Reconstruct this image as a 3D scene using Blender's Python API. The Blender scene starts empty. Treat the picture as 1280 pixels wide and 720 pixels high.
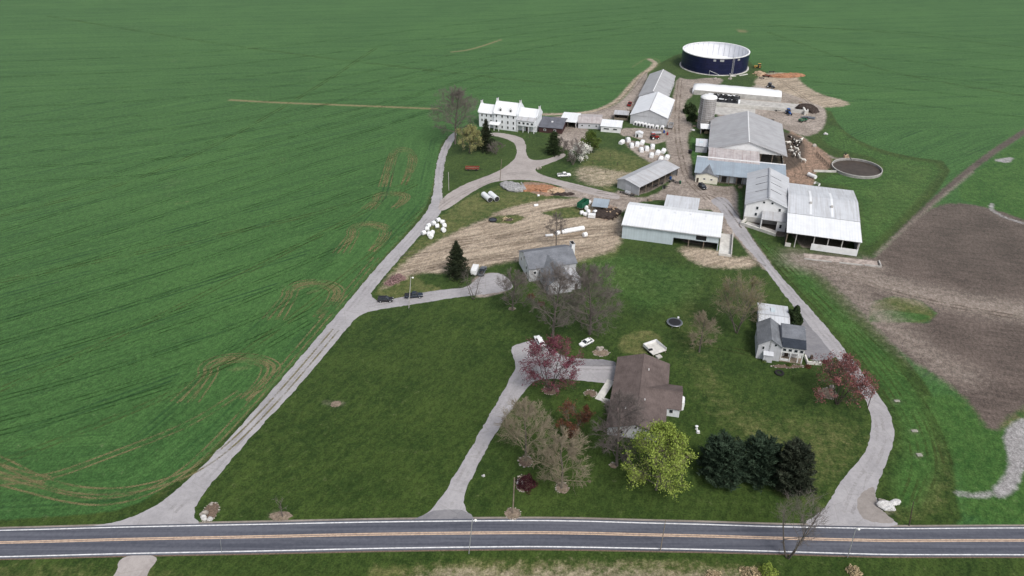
import bpy, bmesh, math, random
import numpy as np
from mathutils import Matrix, Vector
R = math.radians
sc = bpy.context.scene
C = sc.collection
# ---------------------------------------------------------------- camera model (drone about 126 m above the road)
PIT = R(32); F = 914.0; HC = 126.0
def P(px, py, z=0.0):
    a = PIT + math.atan((py - 360) / F); Y = (HC - z) / math.tan(a)
    d = Y * math.cos(PIT) + (HC - z) * math.sin(PIT)
    return ((px - 640) / F * d, Y)
def Ht(pb, pt):
    return HC - P(640, pb)[1] * math.tan(PIT + math.atan((pt - 360) / F))
def mpp(py):                       # metres per photo pixel (across) at ground row py
    return (P(640, py)[1] * math.cos(PIT) + HC * math.sin(PIT)) / F
cam = bpy.data.cameras.new('camera'); co = bpy.data.objects.new('camera', cam); C.objects.link(co)
cam.sensor_width = 36; cam.lens = F / 1280 * 36; cam.clip_end = 9000; cam.clip_start = 1
co.location = (0, 0, HC); co.rotation_euler = (R(90) - PIT, 0, 0)
sc.camera = co

# ---------------------------------------------------------------- node helpers
class NT:
    def __init__(s, name, rough=.9, spec=.2):
        s.m = bpy.data.materials.new(name); s.m.use_nodes = True; s.t = s.m.node_tree
        s.b = s.t.nodes['Principled BSDF']; s.b.inputs['Roughness'].default_value = rough
        s.b.inputs['Specular IOR Level'].default_value = spec
    def n(s, ty, **k):
        x = s.t.nodes.new(ty)
        for a, b in k.items(): setattr(x, a, b)
        return x
    def put(s, sock, v):
        if isinstance(v, bpy.types.NodeSocket): s.t.links.new(v, sock)
        elif isinstance(v, (tuple, list)): sock.default_value = tuple(v) + ((1,) if len(v) == 3 and sock.type == 'RGBA' else ())
        else: sock.default_value = v
    def coord(s): return s.n('ShaderNodeTexCoord').outputs['Object']
    def mapping(s, v, scale=(1, 1, 1), rot=(0, 0, 0)):
        if any(rot):
            y = s.n('ShaderNodeMapping'); s.put(y.inputs['Vector'], v); y.inputs['Rotation'].default_value = rot; v = y.outputs[0]
        x = s.n('ShaderNodeMapping'); s.put(x.inputs['Vector'], v); x.inputs['Scale'].default_value = scale
        return x.outputs[0]
    def noise(s, v, scale, detail=3, rough=.55, dist=0):
        x = s.n('ShaderNodeTexNoise'); s.put(x.inputs['Vector'], v); x.inputs['Scale'].default_value = scale
        x.inputs['Detail'].default_value = detail; x.inputs['Roughness'].default_value = rough; x.inputs['Distortion'].default_value = dist
        return x.outputs['Fac']
    def voro(s, v, scale, feat='F1'):
        x = s.n('ShaderNodeTexVoronoi'); s.put(x.inputs['Vector'], v); x.inputs['Scale'].default_value = scale; x.feature = feat
        return x.outputs['Distance']
    def math(s, op, a, b=0.0, c=0.0, clamp=False):
        x = s.n('ShaderNodeMath', operation=op); x.use_clamp = clamp
        s.put(x.inputs[0], a); s.put(x.inputs[1], b); s.put(x.inputs[2], c); return x.outputs[0]
    def step(s, v, lo, hi):
        x = s.n('ShaderNodeMapRange'); x.interpolation_type = 'SMOOTHSTEP'; s.put(x.inputs['Value'], v)
        x.inputs['From Min'].default_value = lo; x.inputs['From Max'].default_value = hi; return x.outputs[0]
    def mix(s, f, a, b, bl='MIX'):
        x = s.n('ShaderNodeMix', data_type='RGBA', blend_type=bl); s.put(x.inputs[0], f); s.put(x.inputs[6], a); s.put(x.inputs[7], b)
        return x.outputs[2]
    def attr(s, name): return s.n('ShaderNodeAttribute', attribute_name=name).outputs['Fac']
    def bump(s, h, st=.3, d=.1):
        x = s.n('ShaderNodeBump'); s.put(x.inputs['Height'], h); x.inputs['Strength'].default_value = st; x.inputs['Distance'].default_value = d
        s.t.links.new(x.outputs[0], s.b.inputs['Normal'])
    def col(s, v): s.put(s.b.inputs['Base Color'], v); return s.m
def plain(name, c, rough=.8, var=.18, scale=1.5, spec=.25, metal=0.0, streak=None, dirt=None):
    """painted / weathered surface: blotches, plus streaks along one local axis where asked"""
    k = NT(name, rough, spec); v = k.coord(); k.b.inputs['Metallic'].default_value = metal
    f = k.noise(v, scale, 4, .65)
    dk = tuple(x * (1 - var) for x in c); lt = tuple(min(.95, x * (1 + var)) for x in c)
    out = k.mix(k.step(f, .3, .7), dk, lt)
    if streak:
        ax, amt = streak
        s3 = {'x': (.05, 1.3, .05), 'y': (1.3, .05, .05), 'z': (1.3, 1.3, .06)}[ax]
        g = k.noise(k.mapping(v, s3), 1.0, 4, .75)
        out = k.mix(k.math('MULTIPLY', k.step(g, .45, .75), amt), out, dirt or tuple(x * .55 for x in c))
        pan = k.n('ShaderNodeTexWave', wave_type='BANDS', bands_direction='Y' if ax == 'x' else 'X')
        k.put(pan.inputs['Vector'], v); pan.inputs['Scale'].default_value = .33; pan.inputs['Distortion'].default_value = .3; pan.inputs['Detail'].default_value = 1
        out = k.mix(k.math('MULTIPLY', k.step(pan.outputs['Fac'], .75, 1.0), .13), out, tuple(x * .6 for x in c))
    elif dirt:
        out = k.mix(k.math('MULTIPLY', k.step(k.noise(v, scale * .35, 5, .7), .5, .72), .6), out, dirt)
    return k.col(out)
def roofing(name, c, axis):         # asphalt shingle
    k = NT(name, .95, .1); v = k.coord()
    a = k.noise(v, .35, 4, .6); b = k.noise(v, 3.0, 3, .7)
    row = k.noise(k.mapping(v, (.6, 6, 6) if axis == 'x' else (6, .6, 6)), 1, 2)
    f = k.math('ADD', k.math('MULTIPLY', a, .45), k.math('ADD', k.math('MULTIPLY', b, .3), k.math('MULTIPLY', row, .25)))
    return k.col(k.mix(k.step(f, .33, .67), tuple(x * .72 for x in c), tuple(x * 1.28 for x in c)))
M = dict(
    white=plain('white_paint', (.68, .69, .70), .6, .05, .8, dirt=(.5, .49, .46)),
    whitewall=plain('white_siding', (.66, .69, .72), .7, .06, .6, streak=('z', .25), dirt=(.45, .45, .44)),
    whiteroof=plain('white_metal_roof', (.66, .68, .70), .55, .05, .3, streak=('y', .45), dirt=(.52, .53, .55)),
    whiteroof_x=plain('white_metal_roof_side', (.64, .66, .69), .55, .05, .3, streak=('x', .40), dirt=(.5, .51, .54)),
    greyroof_x=plain('grey_metal_roof_side', (.34, .345, .36), .55, .10, .25, streak=('x', .8), dirt=(.23, .215, .205)),
    greyroof=plain('grey_metal_roof', (.40, .41, .43), .55, .10, .25, streak=('y', .8), dirt=(.26, .235, .22)),
    paleroof=plain('pale_metal_roof', (.50, .52, .55), .5, .08, .2, streak=('y', .8), dirt=(.31, .30, .30)),
    paleroof_x=plain('pale_metal_roof_side', (.44, .455, .48), .5, .08, .2, streak=('x', .75), dirt=(.27, .26, .26)),
    blueroof=plain('blue_grey_roof', (.27, .32, .37), .5, .10, .2, streak=('y', .5), dirt=(.22, .23, .25)),
    rustroof=plain('rusty_galvanised_roof', (.40, .37, .37), .6, .16, .5, streak=('y', .8), dirt=(.24, .19, .18)),
    slate=roofing('slate_roof', (.115, .12, .14), 'x'),
    shingle=roofing('grey_shingle', (.155, .165, .185), 'x'), shingle_y=roofing('grey_shingle_side', (.15, .16, .175), 'y'),
    brown=roofing('brown_shingle', (.118, .094, .088), 'y'),
    darkroof=roofing('charcoal_shingle', (.035, .042, .055), 'x'),
    bluewall=plain('pale_blue_steel_siding', (.46, .53, .57), .6, .06, .3, streak=('z', .3)),
    greywall=plain('grey_siding', (.40, .41, .43), .7, .08, .5, streak=('z', .4)),
    lgreywall=plain('light_grey_siding', (.46, .47, .50), .7, .06, .5, streak=('z', .2)),
    cream=plain('cream_wall', (.72, .70, .60), .8, .05, .6, dirt=(.55, .52, .43)),
    concrete=plain('concrete', (.40, .39, .37), .9, .18, .4, dirt=(.25, .235, .22)),
    concrete_l=plain('pale_concrete', (.52, .51, .48), .9, .15, .5, dirt=(.33, .32, .30)),
    wood=plain('weathered_wood', (.20, .165, .13), .9, .25, 2), darkwood=plain('dark_wood', (.07, .055, .045), .9, .25, 2),
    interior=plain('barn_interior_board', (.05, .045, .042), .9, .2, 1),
    dark=plain('dark_iron', (.03, .03, .033), .6, .2, 2), black=plain('black_plastic', (.018, .018, .02), .45, .2, 2),
    rubber=plain('tyre_rubber', (.02, .02, .021), .85, .2, 3), steel=plain('galvanised_steel', (.42, .43, .45), .4, .15, 1, metal=.4),
    maroonwall=plain('faded_maroon_boards', (.055, .028, .028), .9, .25, 1.5),
    glass=NT('window_glass', .12, .6).col((.028, .034, .042)),
    tankblue=plain('glass_fused_steel_navy', (.009, .012, .045), .35, .2, .25, spec=.35),
    tankinside=plain('tank_liner_white', (.72, .73, .76), .6, .05, .2),
    manure=plain('slurry', (.055, .043, .035), .5, .2, .4), red=plain('red_paint', (.24, .022, .018), .5, .2, 1),
    orange=plain('rusty_orange_paint', (.19, .055, .035), .6, .25, 1), green=plain('green_paint', (.015, .10, .055), .5, .2, 1),
    blue=plain('blue_paint', (.02, .075, .25), .45, .15, 1), yellow=plain('dull_yellow_paint', (.42, .27, .07), .6, .2, 1),
    carblack=plain('black_car_paint', (.010, .011, .016), .22, .05, 1, spec=.5), carwhite=plain('white_car_paint', (.78, .79, .80), .3, .02, 1, spec=.5),
    carblue=plain('dark_blue_car_paint', (.014, .022, .035), .22, .05, 1, spec=.5), cargrey=plain('grey_car_paint', (.085, .095, .11), .3, .05, 1, spec=.5),
    lamp=NT('lamp_glass', .2, .5).col((.75, .75, .72)), bale=plain('white_bale_wrap', (.72, .73, .74), .4, .04, 1.5, spec=.4),
    stone=plain('fieldstone', (.30, .275, .245), .9, .3, 2), whitestone=plain('pale_boulder', (.46, .455, .45), .9, .3, 2.2, dirt=(.24, .235, .22)),
    mulch=plain('brown_mulch', (.13, .095, .072), .95, .35, 2.5), mulchpale=plain('tan_mulch', (.19, .15, .115), .95, .4, 1.6, dirt=(.09, .085, .045)),
    clay=plain('red_clay', (.30, .155, .09), .95, .3, .8, dirt=(.19, .11, .075)), gravelpile=plain('grey_gravel', (.27, .27, .275), .95, .3, 1.2),
    tansoil=plain('tan_soil', (.38, .28, .19), .95, .3, .8), dung=plain('dark_dung', (.045, .034, .030), .95, .3, 1.0),
    bark=plain('grey_bark', (.115, .10, .09), .95, .25, 2), barkdark=plain('dark_bark', (.06, .048, .042), .95, .25, 2),
    twiggrey=plain('grey_twigs', (.150, .130, .120), .95, .2, .7), twigtan=plain('tan_budding_twigs', (.235, .20, .145), .95, .2, .7),
    twigdark=plain('dark_grey_twigs', (.135, .115, .110), .95, .2, .7),
)
def leafmat(name, c, c2, scale=.5):
    k = NT(name, .8, .15); v = k.coord(); f = k.noise(v, scale, 3, .6); g = k.noise(v, 4.0, 1)
    return k.col(k.mix(k.step(k.math('ADD', k.math('MULTIPLY', f, .6), k.math('MULTIPLY', g, .4)), .34, .66), c, c2))
M.update(pine=leafmat('pine_needles', (.010, .022, .013), (.046, .072, .044)), spruce=leafmat('spruce_needles', (.013, .021, .012), (.036, .046, .022)),
    browncon=leafmat('bronzed_needles', (.013, .021, .013), (.044, .052, .034)), lime=leafmat('lime_spring_leaves', (.12, .175, .03), (.28, .35, .075)),
    plum=leafmat('plum_leaves', (.075, .020, .030), (.19, .060, .085)), redbud=leafmat('red_leaves', (.12, .040, .038), (.26, .115, .11)),
    rust=leafmat('rust_leaves', (.075, .032, .020), (.165, .075, .042)), willow=leafmat('pale_catkin_leaves', (.15, .155, .06), (.30, .29, .13)),
    hedge=leafmat('dark_hedge_leaves', (.015, .03, .012), (.04, .06, .022)), green=M['green'], shrub=leafmat('green_shrub_leaves', (.04, .075, .015), (.11, .15, .035)),
    blossom=leafmat('white_blossom', (.52, .52, .47), (.80, .80, .75)), maroon=leafmat('maroon_leaves', (.025, .008, .011), (.065, .020, .024)),
    olive=leafmat('olive_buds', (.11, .105, .035), (.22, .205, .075)), pinkweed=leafmat('dry_pink_stems', (.20, .13, .13), (.33, .22, .21)),
    hay=leafmat('dry_hay', (.33, .26, .16), (.52, .42, .27)))

# ---------------------------------------------------------------- mesh helpers
class MB:
    def __init__(s): s.v = []; s.f = []
    def add(s, vs, fs):
        o = len(s.v); s.v += [tuple(q) for q in vs]; s.f += [tuple(i + o for i in q) for q in fs]; return s
    def box(s, x0, x1, y0, y1, z0, z1):
        vs = [(x, y, z) for z in (z0, z1) for y in (y0, y1) for x in (x0, x1)]
        return s.add(vs, [(0, 2, 3, 1), (4, 5, 7, 6), (0, 1, 5, 4), (2, 6, 7, 3), (0, 4, 6, 2), (1, 3, 7, 5)])
    def obox(s, c, size, rz=0, ry=0):
        m = Matrix.Translation(c) @ Matrix.Rotation(rz, 4, 'Z') @ Matrix.Rotation(ry, 4, 'Y')
        b = MB().box(-size[0] / 2, size[0] / 2, -size[1] / 2, size[1] / 2, -size[2] / 2, size[2] / 2)
        return s.add([m @ Vector(q) for q in b.v], b.f)
    def extr(s, ax, prof, a0, a1):
        n = len(prof); g = (lambda a, p: (a, p[0], p[1])) if ax == 'x' else ((lambda a, p: (p[0], a, p[1])) if ax == 'y' else (lambda a, p: (p[0], p[1], a)))
        vs = [g(a0, p) for p in prof] + [g(a1, p) for p in prof]
        return s.add(vs, [tuple(range(n)), tuple(range(2 * n - 1, n - 1, -1))] + [(i, (i + 1) % n, n + (i + 1) % n, n + i) for i in range(n)])
    def tube(s, p0, p1, r0, r1=None, n=8):
        r1 = r0 if r1 is None else r1; p0 = Vector(p0); p1 = Vector(p1); d = (p1 - p0).normalized()
        u = d.orthogonal().normalized(); w = d.cross(u)
        vs = [p + (u * math.cos(t) + w * math.sin(t)) * r for p, r in ((p0, r0), (p1, r1)) for t in [2 * math.pi * i / n for i in range(n)]]
        return s.add(vs, [tuple(range(n - 1, -1, -1)), tuple(range(n, 2 * n))] + [(i, (i + 1) % n, n + (i + 1) % n, n + i) for i in range(n)])
    def lathe(s, prof, n=32, c=(0, 0), close=False):
        m = len(prof); vs = [(c[0] + r * math.cos(2 * math.pi * i / n), c[1] + r * math.sin(2 * math.pi * i / n), z) for i in range(n) for r, z in prof]
        fs = [(i * m + j, ((i + 1) % n) * m + j, ((i + 1) % n) * m + (j + 1) % m, i * m + (j + 1) % m) for i in range(n) for j in range(m if close else m - 1)]
        return s.add(vs, fs)
    def loft(s, secs):
        k = len(secs[0]); vs = [p for q in secs for p in q]; n = len(secs)
        fs = [tuple(range(k - 1, -1, -1)), tuple(range((n - 1) * k, n * k))]
        for a in range(n - 1):
            for i in range(k): fs.append((a * k + i, a * k + (i + 1) % k, (a + 1) * k + (i + 1) % k, (a + 1) * k + i))
        return s.add(vs, fs)
    def blob(s, c, r, seed=0, jag=.25, sub=2):
        bm = bmesh.new(); bmesh.ops.create_icosphere(bm, subdivisions=sub, radius=1); rg = random.Random(seed)
        ph = [(Vector((rg.gauss(0, 1), rg.gauss(0, 1), rg.gauss(0, 1))).normalized(), rg.uniform(1.5, 4), rg.uniform(0, 6)) for _ in range(6)]
        bm.verts.ensure_lookup_table()
        vs = []
        for v in bm.verts:
            k = 1 + jag * sum(math.sin(v.co.dot(d) * f + q) for d, f, q in ph) / 3
            vs.append((c[0] + v.co.x * r[0] * k, c[1] + v.co.y * r[1] * k, max(c[2] + v.co.z * r[2] * k, -.15)))
        fs = [tuple(v.index for v in f.verts) for f in bm.faces]; bm.free(); return s.add(vs, fs)
    def build(s, name, mat, parent=None, smooth=False, bevel=0):
        me = bpy.data.meshes.new(name); me.from_pydata(s.v, [], s.f)
        bm = bmesh.new(); bm.from_mesh(me); bmesh.ops.recalc_face_normals(bm, faces=bm.faces)
        if bevel: bmesh.ops.bevel(bm, geom=list(bm.edges), offset=bevel, segments=1, affect='EDGES', clamp_overlap=True)
        bm.to_mesh(me); bm.free()
        if smooth:
            for p in me.polygons: p.use_smooth = True
        me.materials.append(M[mat] if isinstance(mat, str) else mat)
        o = bpy.data.objects.new(name, me); C.objects.link(o)
        if parent: o.parent = parent
        return o
def mesh_np(name, v, f, mat, parent=None):
    me = bpy.data.meshes.new(name); v = np.asarray(v, np.float32); f = np.asarray(f, np.int32); k = f.shape[1]
    me.vertices.add(len(v)); me.vertices.foreach_set('co', v.ravel()); me.loops.add(f.size); me.loops.foreach_set('vertex_index', f.ravel())
    me.polygons.add(len(f)); me.polygons.foreach_set('loop_start', np.arange(0, f.size, k, dtype=np.int32)); me.polygons.foreach_set('loop_total', np.full(len(f), k, np.int32))
    me.update(calc_edges=True); me.materials.append(M[mat] if isinstance(mat, str) else mat)
    o = bpy.data.objects.new(name, me); C.objects.link(o)
    if parent: o.parent = parent
    return o
def tag(o, label, cat, group=None):
    o['label'] = label; o['category'] = cat
    if group: o['group'] = group
    return o
def thing(name, label, cat, loc=(0, 0, 0), rz=0.0, group=None):
    o = bpy.data.objects.new(name, None); C.objects.link(o); o.empty_display_size = .5
    o.location = (loc[0], loc[1], loc[2] if len(loc) > 2 else 0); o.rotation_euler = (0, 0, rz)
    return tag(o, label, cat, group)
def struct(o): o['kind'] = 'structure'; return o
def copy_tree(o, loc, rz, label=None):
    c = o.copy(); C.objects.link(c); c.location = loc if len(loc) > 2 else (loc[0], loc[1], 0); c.rotation_euler = (0, 0, rz)
    if label: c['label'] = label
    for ch in o.children:
        d = ch.copy(); C.objects.link(d); d.parent = c
        for g in ch.children:
            e = g.copy(); C.objects.link(e); e.parent = d
    return c
ORD = ['first', 'second', 'third', 'fourth', 'fifth', 'sixth', 'seventh', 'eighth', 'ninth', 'tenth', 'eleventh', 'twelfth', 'thirteenth', 'fourteenth']

# ---------------------------------------------------------------- GROUND: one sheet, soft material masks at its vertices
def chaikin(p, n=2, closed=True):
    p = [tuple(q) for q in p]
    for _ in range(n):
        o = []; m = len(p)
        for i in range(m if closed else m - 1):
            a, b = p[i], p[(i + 1) % m]
            o += [(a[0] * .75 + b[0] * .25, a[1] * .75 + b[1] * .25), (a[0] * .25 + b[0] * .75, a[1] * .25 + b[1] * .75)]
        p = o if closed else [p[0]] + o + [p[-1]]
    return p
def axis(lo, hi, step, far):
    a = list(np.arange(lo, hi + step / 2, step)); x, s = a[-1], step
    while x < far: s *= 1.25; x += s; a.append(x)
    x, s = a[0], step; pre = []
    while x > -far: s *= 1.25; x -= s; pre.append(x)
    return np.array(pre[::-1] + a)
gx = axis(-230, 290, 1.0, 1900); gy = axis(84, 520, 1.0, 2400)
gy = gy[gy > -400]
GX, GY = np.meshgrid(gx, gy); NX, NY = len(gx), len(gy)
PX, PY = GX.ravel(), GY.ravel()
def seg_d(ax, ay, bx, by, X, Y):
    dx, dy = bx - ax, by - ay; t = np.clip(((X - ax) * dx + (Y - ay) * dy) / (dx * dx + dy * dy + 1e-9), 0, 1)
    return np.hypot(X - ax - t * dx, Y - ay - t * dy)
def sdf(poly):
    xs = [p[0] for p in poly]; ys = [p[1] for p in poly]
    sel = np.where((PX > min(xs) - 8) & (PX < max(xs) + 8) & (PY > min(ys) - 8) & (PY < max(ys) + 8))[0]
    X, Y = PX[sel], PY[sel]; d = np.full(len(sel), 1e9); ins = np.zeros(len(sel), bool)
    for i in range(len(poly)):
        (x0, y0), (x1, y1) = poly[i], poly[(i + 1) % len(poly)]
        d = np.minimum(d, seg_d(x0, y0, x1, y1, X, Y))
        if y0 != y1: ins ^= ((y0 > Y) != (y1 > Y)) & (X < (x1 - x0) * (Y - y0) / (y1 - y0) + x0)
    return sel, np.where(ins, d, -d)
MASK = {}
def mask(name): return MASK.setdefault(name, np.zeros(len(PX), np.float32))
def paint(name, pts, w=1.5, amt=1.0, ground=False, smooth=1):
    g = pts if ground else [P(*p) for p in pts]
    if smooth: g = chaikin(g, smooth)
    sel, d = sdf(g); m = mask(name); m[sel] = np.maximum(m[sel], amt * np.clip(.5 + d / (2 * w), 0, 1))
def erase(name, pts, w=1.5):
    sel, d = sdf([P(*p) for p in pts]); m = mask(name); m[sel] = np.minimum(m[sel], 1 - np.clip(.5 + d / (2 * w), 0, 1))
def stroke(name, pts, width, amt=1.0, soft=1.2):
    g = chaikin([P(*p) for p in pts], 2, False); m = mask(name)
    xs = [p[0] for p in g]; ys = [p[1] for p in g]; r = width + 3
    sel = np.where((PX > min(xs) - r) & (PX < max(xs) + r) & (PY > min(ys) - r) & (PY < max(ys) + r))[0]
    d = np.full(len(sel), 1e9)
    for a, b in zip(g, g[1:]): d = np.minimum(d, seg_d(*a, *b, PX[sel], PY[sel]))
    m[sel] = np.maximum(m[sel], amt * np.clip(.5 + (width / 2 - d) / (2 * soft) * 1.0, 0, 1))
# lawns
paint('lawn', [(247, 655), (238, 640), (246, 622), (270, 592), (317, 540), (368, 487), (420, 425), (445, 392), (470, 378), (520, 370), (590, 360), (640, 350), (660, 332), (720, 330), (745, 322), (775, 310), (845, 320), (905, 325), (945, 312), (965, 335), (1000, 380), (1045, 435), (1075, 470), (1090, 500), (1096, 540), (1076, 580), (1050, 610), (1020, 652), (880, 656), (640, 652), (480, 655)])
paint('lawn', [(920, 268), (945, 290), (1005, 318), (1065, 378), (1130, 445), (1165, 490), (1195, 560), (1192, 610), (1208, 662), (1115, 662), (1085, 620), (1110, 560), (1100, 510), (1060, 455), (985, 365)])
paint('lawn', [(1035, 132), (1050, 160), (1080, 180), (1130, 195), (1195, 203), (1165, 250), (1103, 310), (1085, 327), (1060, 310), (1060, 240), (1000, 232), (1022, 218), (1040, 212), (1040, 190), (1008, 170), (1025, 160)])
paint('lawn', [(549, 250), (549, 205), (560, 176), (590, 166), (640, 172), (650, 190), (640, 206), (600, 224)])
paint('lawn', [(654, 182), (665, 165), (690, 158), (745, 162), (775, 172), (805, 200), (775, 222), (772, 243), (720, 230), (668, 214), (660, 200)])
paint('lawn', [(-400, 690), (200, 690), (640, 682), (1000, 688), (1600, 692), (1600, 740), (900, 735), (500, 735), (-400, 735)])
paint('lawn', [(-300, 668), (0, 650), (100, 644), (160, 636), (215, 606), (250, 580), (300, 528), (350, 474), (420, 394), (470, 332), (512, 286), (538, 250), (545, 205), (552, 175), (575, 162), (560, 185), (552, 260), (440, 400), (250, 620), (200, 655), (-300, 682)], 1.2)
paint('lawn', [(838, 96), (845, 78), (870, 62), (915, 62), (938, 82), (955, 100), (962, 112), (930, 108), (880, 102), (850, 104)])
paint('lawn', [(552, 262), (549, 205), (558, 178), (570, 166), (680, 148), (735, 146), (770, 136), (790, 112), (800, 92), (822, 80), (850, 66), (890, 58), (930, 68), (945, 86), (1000, 104), (1030, 132), (1050, 160), (1080, 182), (1130, 196), (1190, 204), (1150, 262), (1090, 325), (1005, 320), (1130, 446), (1190, 560), (1200, 655), (480, 655), (250, 655), (240, 640), (318, 540), (420, 424), (470, 362), (490, 334)])
# rough yellowish grass
paint('rough', [(466, 372), (478, 352), (553, 266), (600, 238), (650, 226), (664, 238), (700, 250), (655, 262), (600, 272), (560, 302), (530, 330), (520, 352), (560, 362), (520, 372)])
paint('rough', [(670, 262), (735, 252), (740, 272), (700, 274)], 1.5)
paint('rough', [(610, 270), (640, 264), (660, 270), (640, 280), (610, 279)], 1.0)
paint('rough', [(700, 310), (770, 290), (775, 320), (740, 330), (700, 332)], 2.5)
paint('rough', [(530, 296), (570, 296), (565, 306), (528, 310)], 1)
paint('rough', [(745, 180), (800, 196), (835, 210), (772, 226), (765, 245), (735, 225), (720, 205)], 3, .75)
paint('rough', [(770, 440), (775, 420), (800, 412), (822, 415), (830, 432), (808, 445)], 1.0, .85)
paint('rough', [(860, 340), (880, 440), (930, 520), (1060, 520), (1090, 560), (1040, 612), (1000, 640), (900, 540), (870, 480), (845, 400)], 9, .62)
paint('rough', [(690, 320), (830, 330), (900, 350), (860, 400), (760, 360)], 7, .42)
paint('rough', [(1160, 540), (1185, 560), (1190, 620), (1120, 655), (1110, 630), (1150, 600)], 4, .7)
paint('rough', [(470, 700), (950, 700), (1000, 730), (450, 735)], 2, .8)
paint('rough', [(-200, 703), (200, 700), (300, 735), (-200, 735)], 2, .4)
# bright clover / crop beyond the ditch and by the wet ground
paint('bright', [(1188, 245), (1230, 205), (1300, 160), (1420, 160), (1420, 270), (1290, 280), (1240, 262)], 2)
paint('bright', [(1150, 500), (1190, 490), (1230, 530), (1300, 545), (1330, 640), (1330, 655), (1205, 655), (1200, 600), (1180, 545)], 4)
paint('bright', [(1085, 398), (1095, 386), (1150, 392), (1168, 396), (1140, 404), (1100, 404)], 1.2)
paint('bright', [(925, 278), (948, 298), (1003, 328), (1060, 390), (1127, 452), (1165, 510), (1185, 580), (1160, 640), (1120, 640), (1105, 600), (1124, 555), (1112, 505), (1070, 447), (1000, 365)], 3.5, .72)
paint('bright', [(862, 168), (866, 205), (872, 205), (872, 175)], 1); paint('bright', [(922, 238), (928, 240), (928, 275), (920, 270)], 1)
paint('rough', [(1090, 200), (1185, 207), (1150, 252), (1110, 290), (1078, 290), (1074, 240), (1105, 222)], 5, .62); paint('bright', [(1040, 150), (1075, 180), (1120, 196), (1190, 205), (1155, 250), (1095, 310), (1072, 312), (1070, 236), (1010, 228), (1040, 214), (1100, 215), (1095, 198), (1040, 188), (1020, 172)], 3, .58)
paint('rough', [(1128, 560), (1150, 520), (1175, 560), (1185, 640), (1120, 650)], 5, .7); paint('bright', [(700, 318), (770, 306), (850, 325), (900, 335), (880, 390), (790, 400), (740, 360)], 8, .5)
# bare soil
SOIL = [(1003, 318), (1090, 325), (1103, 312), (1152, 264), (1190, 252), (1240, 260), (1300, 282), (1440, 320), (1440, 480), (1300, 500), (1262, 520), (1240, 545), (1215, 505), (1175, 470), (1130, 446), (1065, 378), (1030, 345)]
paint('soil', SOIL, 2.5)
paint('soil', [(1098, 316), (1122, 289), (1182, 231), (1232, 191), (1290, 154), (1420, 70), (1430, 76), (1298, 158), (1238, 197), (1188, 238), (1124, 296), (1103, 318)], 1.5, .85); stroke('dark', [(1120, 292), (1185, 234), (1235, 194), (1295, 155)], 3, .45, 1.5)
erase('soil', [(1085, 402), (1090, 378), (1115, 370), (1150, 375), (1172, 392), (1160, 404)], 1.5)
paint('rough', [(1085, 402), (1090, 378), (1115, 370), (1150, 375), (1172, 392), (1160, 404)], 1.5)
paint('rough', [(1180, 450), (1300, 470), (1300, 560), (1220, 540)], 6, .65)
paint('dark', [(1120, 290), (1170, 262), (1240, 270), (1300, 292), (1400, 320), (1400, 372), (1290, 378), (1190, 350), (1110, 330)], 9, .42); paint('dark', [(1130, 410), (1200, 395), (1280, 410), (1300, 470), (1220, 470), (1160, 440)], 9, .30)
for p, a in (([(1000, 325), (1090, 350), (1180, 375), (1290, 392), (1400, 405)], .85), ([(1040, 338), (1090, 388), (1155, 442), (1200, 466)], .62), ([(1020, 328), (1085, 334)], .7)): stroke('pale', p, 13, a, 6)
stroke('wet', [(1240, 255), (1238, 262), (1255, 272), (1300, 285)], 1.6, .9); paint('wet', [(1236, 200), (1270, 195), (1262, 205)], 1, .8)
stroke('pale', [(1095, 318), (1150, 268), (1185, 240), (1215, 215)], 1.5, .7)
paint('wet', [(1252, 540), (1275, 522), (1330, 515), (1330, 600), (1280, 580), (1272, 612), (1250, 625), (1238, 614), (1256, 596), (1262, 575)], 1.2)
stroke('wet', [(1198, 617), (1225, 620), (1250, 615)], 1.4, .95)
for c in ((1143, 539, 4), (1149, 569, 4.5), (1121, 502, 4), (1112, 641, 5), (420, 505, 6), (408, 503, 3), (348, 646, 9)): paint('pale', [(c[0] + c[2] * 1.5 * math.cos(t), c[1] + c[2] * .7 * math.sin(t)) for t in [k * .785 for k in range(8)]], 1.2, .55)
# straw coloured trampled strip
paint('straw', [(472, 364), (500, 332), (530, 311), (560, 294), (610, 272), (650, 262), (700, 250), (730, 246), (765, 256), (782, 280), (772, 312), (745, 320), (715, 328), (650, 324), (590, 337), (555, 342), (520, 340), (500, 352)], 2)
paint('straw', [(608, 270), (640, 258), (700, 246), (705, 254), (650, 268)], 1.5)
paint('straw', [(820, 222), (800, 216), (765, 212), (735, 206), (715, 212), (722, 228), (755, 236), (770, 230)], 2.5, .6)
paint('straw', [(840, 306), (900, 312), (912, 322), (945, 320), (948, 335), (905, 336), (870, 332)], 2, .85)
paint('straw', [(952, 92), (975, 90), (996, 94), (1002, 104), (1024, 118), (1058, 126), (1062, 132), (1030, 135), (1000, 132), (970, 118), (940, 106)], 2)
paint('straw', [(500, 722), (560, 706), (640, 710), (700, 703), (850, 708), (960, 716), (960, 745), (500, 745)], 2.5, .5)
stroke('straw', [(675, 143), (735, 142), (768, 130), (785, 112), (798, 96), (822, 80), (812, 74)], 3.5, .9)
erase('straw', [(612, 278), (616, 271), (645, 268), (658, 272), (640, 280)], .8); erase('straw', [(676, 266), (700, 260), (735, 256), (738, 270), (700, 274)], 1)
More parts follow.
